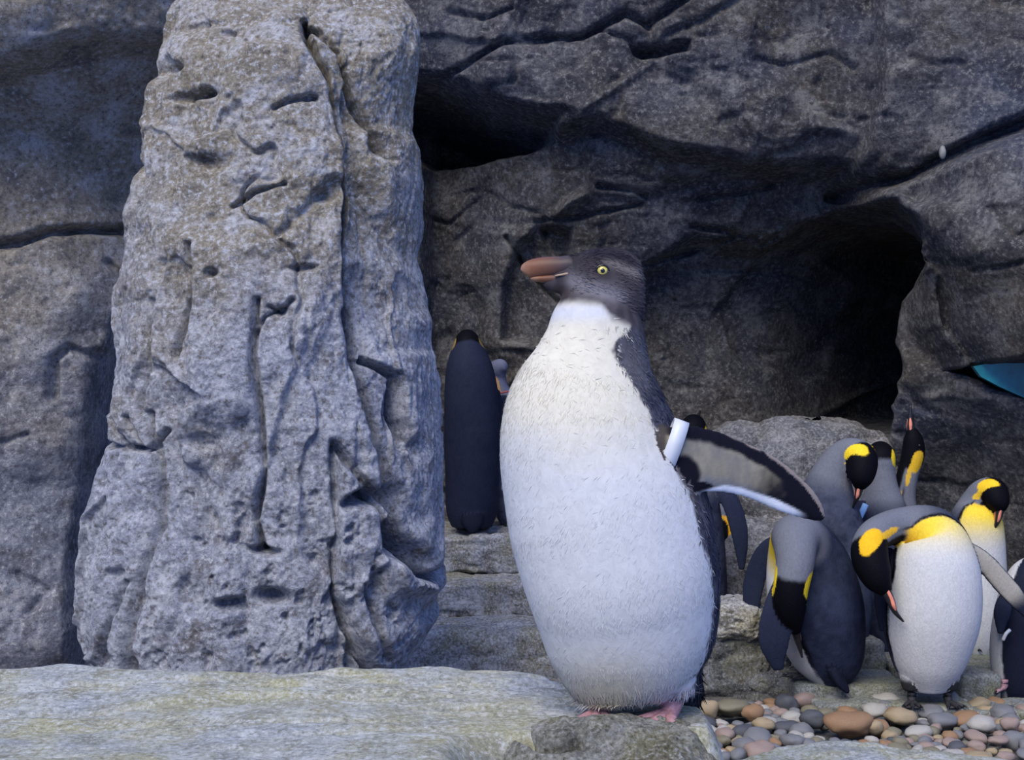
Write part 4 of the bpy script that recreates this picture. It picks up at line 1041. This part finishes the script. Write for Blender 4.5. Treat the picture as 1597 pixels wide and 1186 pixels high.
    def blades(name, mask, count, length, width, lift, seed, down=(0, 0, -1), mat=None, tint=1.0, spread=.35):
        rg = np.random.default_rng(seed); w = area*mask[tri].mean(1); w /= w.sum()
        t = rg.choice(nt_, count, p=w); u = rg.random((count, 2)); fl_ = u.sum(1) > 1; u[fl_] = 1-u[fl_]
        q = A[t]+(B[t]-A[t])*u[:, :1]+(D[t]-A[t])*u[:, 1:]; nn = nr[tri[t, 0]]; cc = C[tri[t, 0]]
        d = np.array(down)[None]+rg.normal(0, spread, (count, 3)); d = d-(d*nn).sum(1, keepdims=True)*nn; d /= np.linalg.norm(d, axis=1, keepdims=True)+1e-9
        side = np.cross(d, nn); L_ = length*rg.uniform(.6, 1.35, count)[:, None]; W_ = width*rg.uniform(.7, 1.3, count)[:, None]
        p0 = q-nn*.0006
        mid = p0+d*L_*.55+nn*lift*L_*.5; tip = p0+d*L_+nn*lift*L_*rg.uniform(.3, 1.4, count)[:, None]
        Vv = np.stack([p0-side*W_*.35, p0+side*W_*.35, mid+side*W_*.5, tip, mid-side*W_*.5], 1).reshape(-1, 3)
        i = np.arange(count)*5
        q4 = np.stack([i, i+1, i+2, i+4], -1); q3 = np.stack([i+4, i+2, i+3, i+3], -1)
        mesh = bpy.data.meshes.new(name)
        Fs = np.concatenate([q4.ravel(), q3[:, :3].ravel()]); mesh.vertices.add(len(Vv)); mesh.vertices.foreach_set('co', (Vv-org).astype(np.float32).ravel())
        mesh.loops.add(len(Fs)); mesh.loops.foreach_set('vertex_index', Fs.astype(np.int32))
        st_ = np.concatenate([np.arange(count)*4, count*4+np.arange(count)*3]).astype(np.int32); tot = np.concatenate([np.full(count, 4), np.full(count, 3)]).astype(np.int32)
        mesh.polygons.add(2*count); mesh.polygons.foreach_set('loop_start', st_); mesh.polygons.foreach_set('loop_total', tot)
        mesh.polygons.foreach_set('use_smooth', np.ones(2*count, bool)); mesh.update(calc_edges=True); mesh.validate()
        set_col(mesh, np.repeat(cc*tint*rg.uniform(.93, 1.07, (count, 1)), 5, axis=0))
        o = link(name, mesh, mat, root); o['kind'] = 'stuff'; return o
    body_m = (~np.isin(part, (2, 3))).astype(float)
    flat = np.clip(-nr[:, 2], -1, 1)
    M['feather'] = plumage_mat('feather_blades', 200, 1, 0.0, 0.02)
    w_mask = body_m*(1-dark)*(1-hood)
    blades('breast_feathers', w_mask*(py > 500), 30000, .013, .0012, .035, 1, (0.12, 0, -1), M['feather'], 1.0)
    blades('hem_feathers', w_mask*sstep(1032, 1068, py), 1500, .017, .0013, .05, 2, (0, -.1, -1), M['feather'], 1.02, .18)
    blades('back_feathers', body_m*dark*(1-hood)*(py > 500), 12000, .011, .0018, .12, 3, (0.15, 0, -1), M['feather'], 1.25, .4)
    blades('rump_feathers', body_m*dark*sstep(940, 1060, py), 1800, .018, .0020, .08, 4, (0.1, 0, -1), M['feather'], 1.0, .3)
    blades('head_feathers', (part == 1)*hood*(px > 878)*(np.hypot(px-937, py-426) > 17), 3500, .008, .0012, .16, 5, (1, 0, -.35), M['feather'], 1.1, .2)
    shift(me, org); me.materials.append(plumage_mat('rockhopper_plumage', 105, 0.8, 0.26, 0.10, 0.7, 0.0025)); link('body', me, None, root)
    # bill
    mb, nt, bs = new_mat('orange_brown_bill')
    tc = nd(nt, 'ShaderNodeTexCoord'); sep = nd(nt, 'ShaderNodeSeparateXYZ'); nt.links.new(tc.outputs['Generated'], sep.inputs[0])
    nn_ = noise_out(nt, tc.outputs['Object'], 90, 4, .6)
    add = nd(nt, 'ShaderNodeMath', operation='MULTIPLY_ADD', i_1=0.25, i_2=0.0); nt.links.new(nn_, add.inputs[0])
    ad2 = nd(nt, 'ShaderNodeMath', operation='ADD'); nt.links.new(sep.outputs[0], ad2.inputs[0]); nt.links.new(add.outputs[0], ad2.inputs[1])
    nt.links.new(ramp(nt, ad2.outputs[0], [(0.14, (0.28,0.15,0.09)), (0.32, (0.17,0.066,0.032)), (0.58, (0.12,0.055,0.036)), (0.85, (0.06,0.042,0.042)), (1.0, (0.035,0.03,0.034))]).outputs[0], bs.inputs['Base Color'])
    bs.inputs['Roughness'].default_value = .5; bs.inputs['Specular IOR Level'].default_value = .3
    up = [(908,417,420,14),(892,400,429,16.5),(875,400,431,15.5),(858,400.5,432,14),(842,402,433,12.5),(830,405,434,10.5),(822,409.5,435,8),(818,415,434,5),(816.5,422,430,2)]
    def bill(name, rows):
        pp = np.array([P(x, (t+bt)/2, Y0+.012) for x, t, bt, w in rows]); bb = np.array([(bt-t)/2 for x, t, bt, w in rows])*px2m; aa = np.array([w for *_, w in rows])*px2m
        V, Fs, S, PH = loft(pp, aa, bb, [(0, 0, -1)]*len(rows), 6, 24); return add_mesh(name, V, Fs, mb, root, org)
    bill('upper_bill', up)
    bill('lower_bill', [(905,424,432,12),(890,424,440,13),(872,426,443,12),(855,428,442,10.5),(840,430,440,8.5),(831,431,438,5),(827,433,436,2)])
    gape = [(908,424,5.2),(895,425.5,5),(880,428,4),(865,430.5,2.4)]
    gm = plain_mat('pale_gape_line', (0.33,0.23,0.15), .5, var=.15)
    for sg in (-1, 1):
        wl_ = [13.2, 14.6, 15.2, 14.6]
        V, Fs = tube_mesh('', [P(x, y, Y0+.012+sg*w_*px2m) for (x, y, r), w_ in zip(gape, wl_)], [r*.5*px2m for *_, r in gape], 10, 6)
        add_mesh('gape_stripe', V, Fs, gm, root, org)
    # eyes
    em = plain_mat('yellow_iris', (0.52,0.44,0.10), .15, .6, .25, 400)
    for sg in (-1, 1):
        ctr = P(937, 426, Y0+.012)+np.array([0, sg*40.5*px2m, 0])-org
        e = blob('eye', ctr, (8.6*px2m, 5.5*px2m, 8.0*px2m), em, 2, 0, n=(28, 18), facet=0, power=1.0, parent=root)
        pu = blob('pupil', np.array([0, sg*4.6*px2m, 0]), (3.6*px2m, 1.6*px2m, 3.6*px2m), M['eye_black'], 2, 0, n=(18, 12), facet=0, power=1.0, parent=e)
        lid_pts = [ctr+org+np.array([math.cos(t)*9.6*px2m, sg*1.6*px2m, math.sin(t)*8.6*px2m]) for t in np.linspace(0, 2*math.pi, 17)]
        V, Fs = tube_mesh('', lid_pts, [1.7*px2m]*17, 8, 3, vent=(0, 1, 0)); add_mesh('eyelid', V, Fs, M['eye_black'], root, org)
    # flipper band: a flat strip looped around the flipper root
    ring = []
    c0 = P(1049, 696, Y0-.057); ax = np.array([-.36, 0, -1.0]); ax /= np.linalg.norm(ax); al = np.array([1.0, 0, -.36]); al /= np.linalg.norm(al)
    th = np.linspace(0, 2*math.pi, 40, endpoint=False); Vb = []
    for t in th:
        p = c0+ax*math.cos(t)*38*px2m+np.array([0, -1, 0])*math.sin(t)*.0125
        nrm = ax*math.cos(t)*.4+np.array([0, -1, 0])*math.sin(t)
        nrm /= np.linalg.norm(nrm)
        for u, h in ((-1, 0), (-1, 1), (1, 1), (1, 0)): Vb.append(p+al*u*11.5*px2m+nrm*h*.0022)
    Fb = []
    for i in range(40):
        for j in range(4): Fb.append((i*4+j, ((i+1) % 40)*4+j, ((i+1) % 40)*4+(j+1) % 4, i*4+(j+1) % 4))
    bo = add_mesh('flipper_band', Vb, Fb, M['white_band'], root, org); tag(bo, 'white plastic identification band')
    # feet
    foot(root, org, P(934, 1122, Y0-.022), (-.15, -.9), .058, M['pink_foot'], M['black_horn'])
    foot(root, org, P(1046, 1124, Y0-.025), (-.45, -.8), .062, M['pink_foot'], M['black_horn'])
big_penguin()

# ------------------------------------------------------------------ pebbles
def pebble_mesh(k):
    import bmesh
    bm = bmesh.new(); bmesh.ops.create_icosphere(bm, subdivisions=3, radius=1.0)
    co = np.array([v.co[:] for v in bm.verts], np.float32)
    r = 1+0.30*fbm(co+k*5.1, 1.2, 3, 70+k)
    f1, f2, cid = worley(co+k*2.2, 1.2, 30+k); r = r+0.20*(cid-.5)*sstep(0, .5, f2-f1)
    for v, q in zip(bm.verts, r): v.co *= float(q)
    me = bpy.data.meshes.new('pebble'); bm.to_mesh(me); bm.free()
    me.polygons.foreach_set('use_smooth', np.ones(len(me.polygons), dtype=bool)); return me
shades = {'grey': (0.17,0.175,0.19), 'tan': (0.33,0.26,0.165), 'rusty orange': (0.27,0.165,0.095), 'pale': (0.37,0.355,0.33), 'dark slate': (0.08,0.085,0.10), 'pinkish': (0.29,0.22,0.195), 'olive': (0.19,0.175,0.125)}
PM = {}
for nme, c in shades.items():
    PM[nme] = rock_mat(nme.replace(' ', '_')+'_pebble', c, tuple(x*.8 for x in c), tuple(min(1, x*1.35) for x in c), tuple(x*.55 for x in c), 9, bump=0.25, rough=.6)
PMESH = {}
def pebble(nme, k, loc, size, rot, label, group=None):
    if (nme, k) not in PMESH:
        m = pebble_mesh(k); m.materials.append(PM[nme]); PMESH[(nme, k)] = m
    o = bpy.data.objects.new('pebble', PMESH[(nme, k)]); COL.objects.link(o)
    o.location = tuple(float(v) for v in loc); o.scale = size; o.rotation_euler = rot
    tag(o, label, 'pebble', group)
placed = []
def put(px, py, wpx, hpx, nme, k, label, Y=None):
    Y = Y or CAMZ/((py+hpx*.35-CY)/F); r = wpx/2*Y/F; h = hpx/2*Y/F
    loc = P(px, py, Y); pebble(nme, k, loc, (r, r*.8, h), (0, 0, (k*1.3) % .5-.25), label); placed.append((loc[0], loc[1], r))
put(1324, 1128, 76, 36, 'rusty orange', 1, 'largest angular orange brown stone in the middle of the pebbles')
put(1104, 1107, 34, 30, 'tan', 1, 'round tan pebble against the ledge right of the big penguin')
put(1174, 1112, 36, 26, 'rusty orange', 3, 'rounded orange pebble near the foot of the dark boulder')
put(1404, 1118, 48, 26, 'tan', 4, 'long yellowish pebble just below the preening penguin\'s left toes')
put(1268, 1122, 40, 28, 'dark slate', 5, 'dark slate stone just left of the largest orange stone')
put(1140, 1103, 58, 26, 'olive', 6, 'flat brown stone resting behind the tan pebbles at left')
put(1530, 1130, 42, 26, 'pale', 2, 'large pale rounded pebble near the right end of the bed')
put(1190, 1130, 34, 20, 'tan', 4, 'low tan pebble touching the bluish rock shelf at left')
put(1575, 1130, 30, 22, 'pinkish', 1, 'pinkish pebble close to the right edge of the photo')
put(1364, 1134, 26, 24, 'tan', 6, 'yellowish pebble leaning on the right of the largest orange stone')
put(1557, 1155, 34, 14, 'pinkish', 3, 'flat pink stone at the rim of the mossy shelf')
put(1583, 1158, 44, 34, 'grey', 5, 'grey stone in the lower right corner', 4.2)
# the bed between
names = ['grey', 'grey', 'pale', 'dark slate', 'tan', 'pinkish', 'olive', 'grey', 'pale', 'olive', 'grey', 'pinkish', 'tan', 'rusty orange']
rg = random.Random(5); cnt = 0
for _ in range(6000):
    if cnt >= 285: break
    Yp = rg.uniform(4.02, 4.72); pxl = rg.uniform(1062, 1660); x = (pxl-CX)/F*Yp
    r = rg.choice([.016, .02, .024, .028, .034, .042])
    if any((x-a)**2+(Yp-b)**2 < ((r+c)*.88)**2 for a, b, c in placed): continue
    if Yp > 4.5 and pxl > 1240 and rg.random() < .85: continue
    placed.append((x, Yp, r)); nm = rg.choice(names); cnt += 1
    zone = 'left of the largest orange stone' if pxl < 1255 else ('in front of the preening penguin' if pxl < 1500 else 'towards the right edge')
    pebble(nm, rg.randrange(1, 7), (x, Yp, -.022+r*.42), (r*rg.uniform(.95, 1.3), r*rg.uniform(.8, 1), r*rg.uniform(.55, .8)), (rg.uniform(-.2, .2), rg.uniform(-.2, .2), rg.uniform(0, 6.28)),
           'small %s pebble in the mixed bed %s' % (nm, zone), '%s pebbles %s' % (nm, zone))
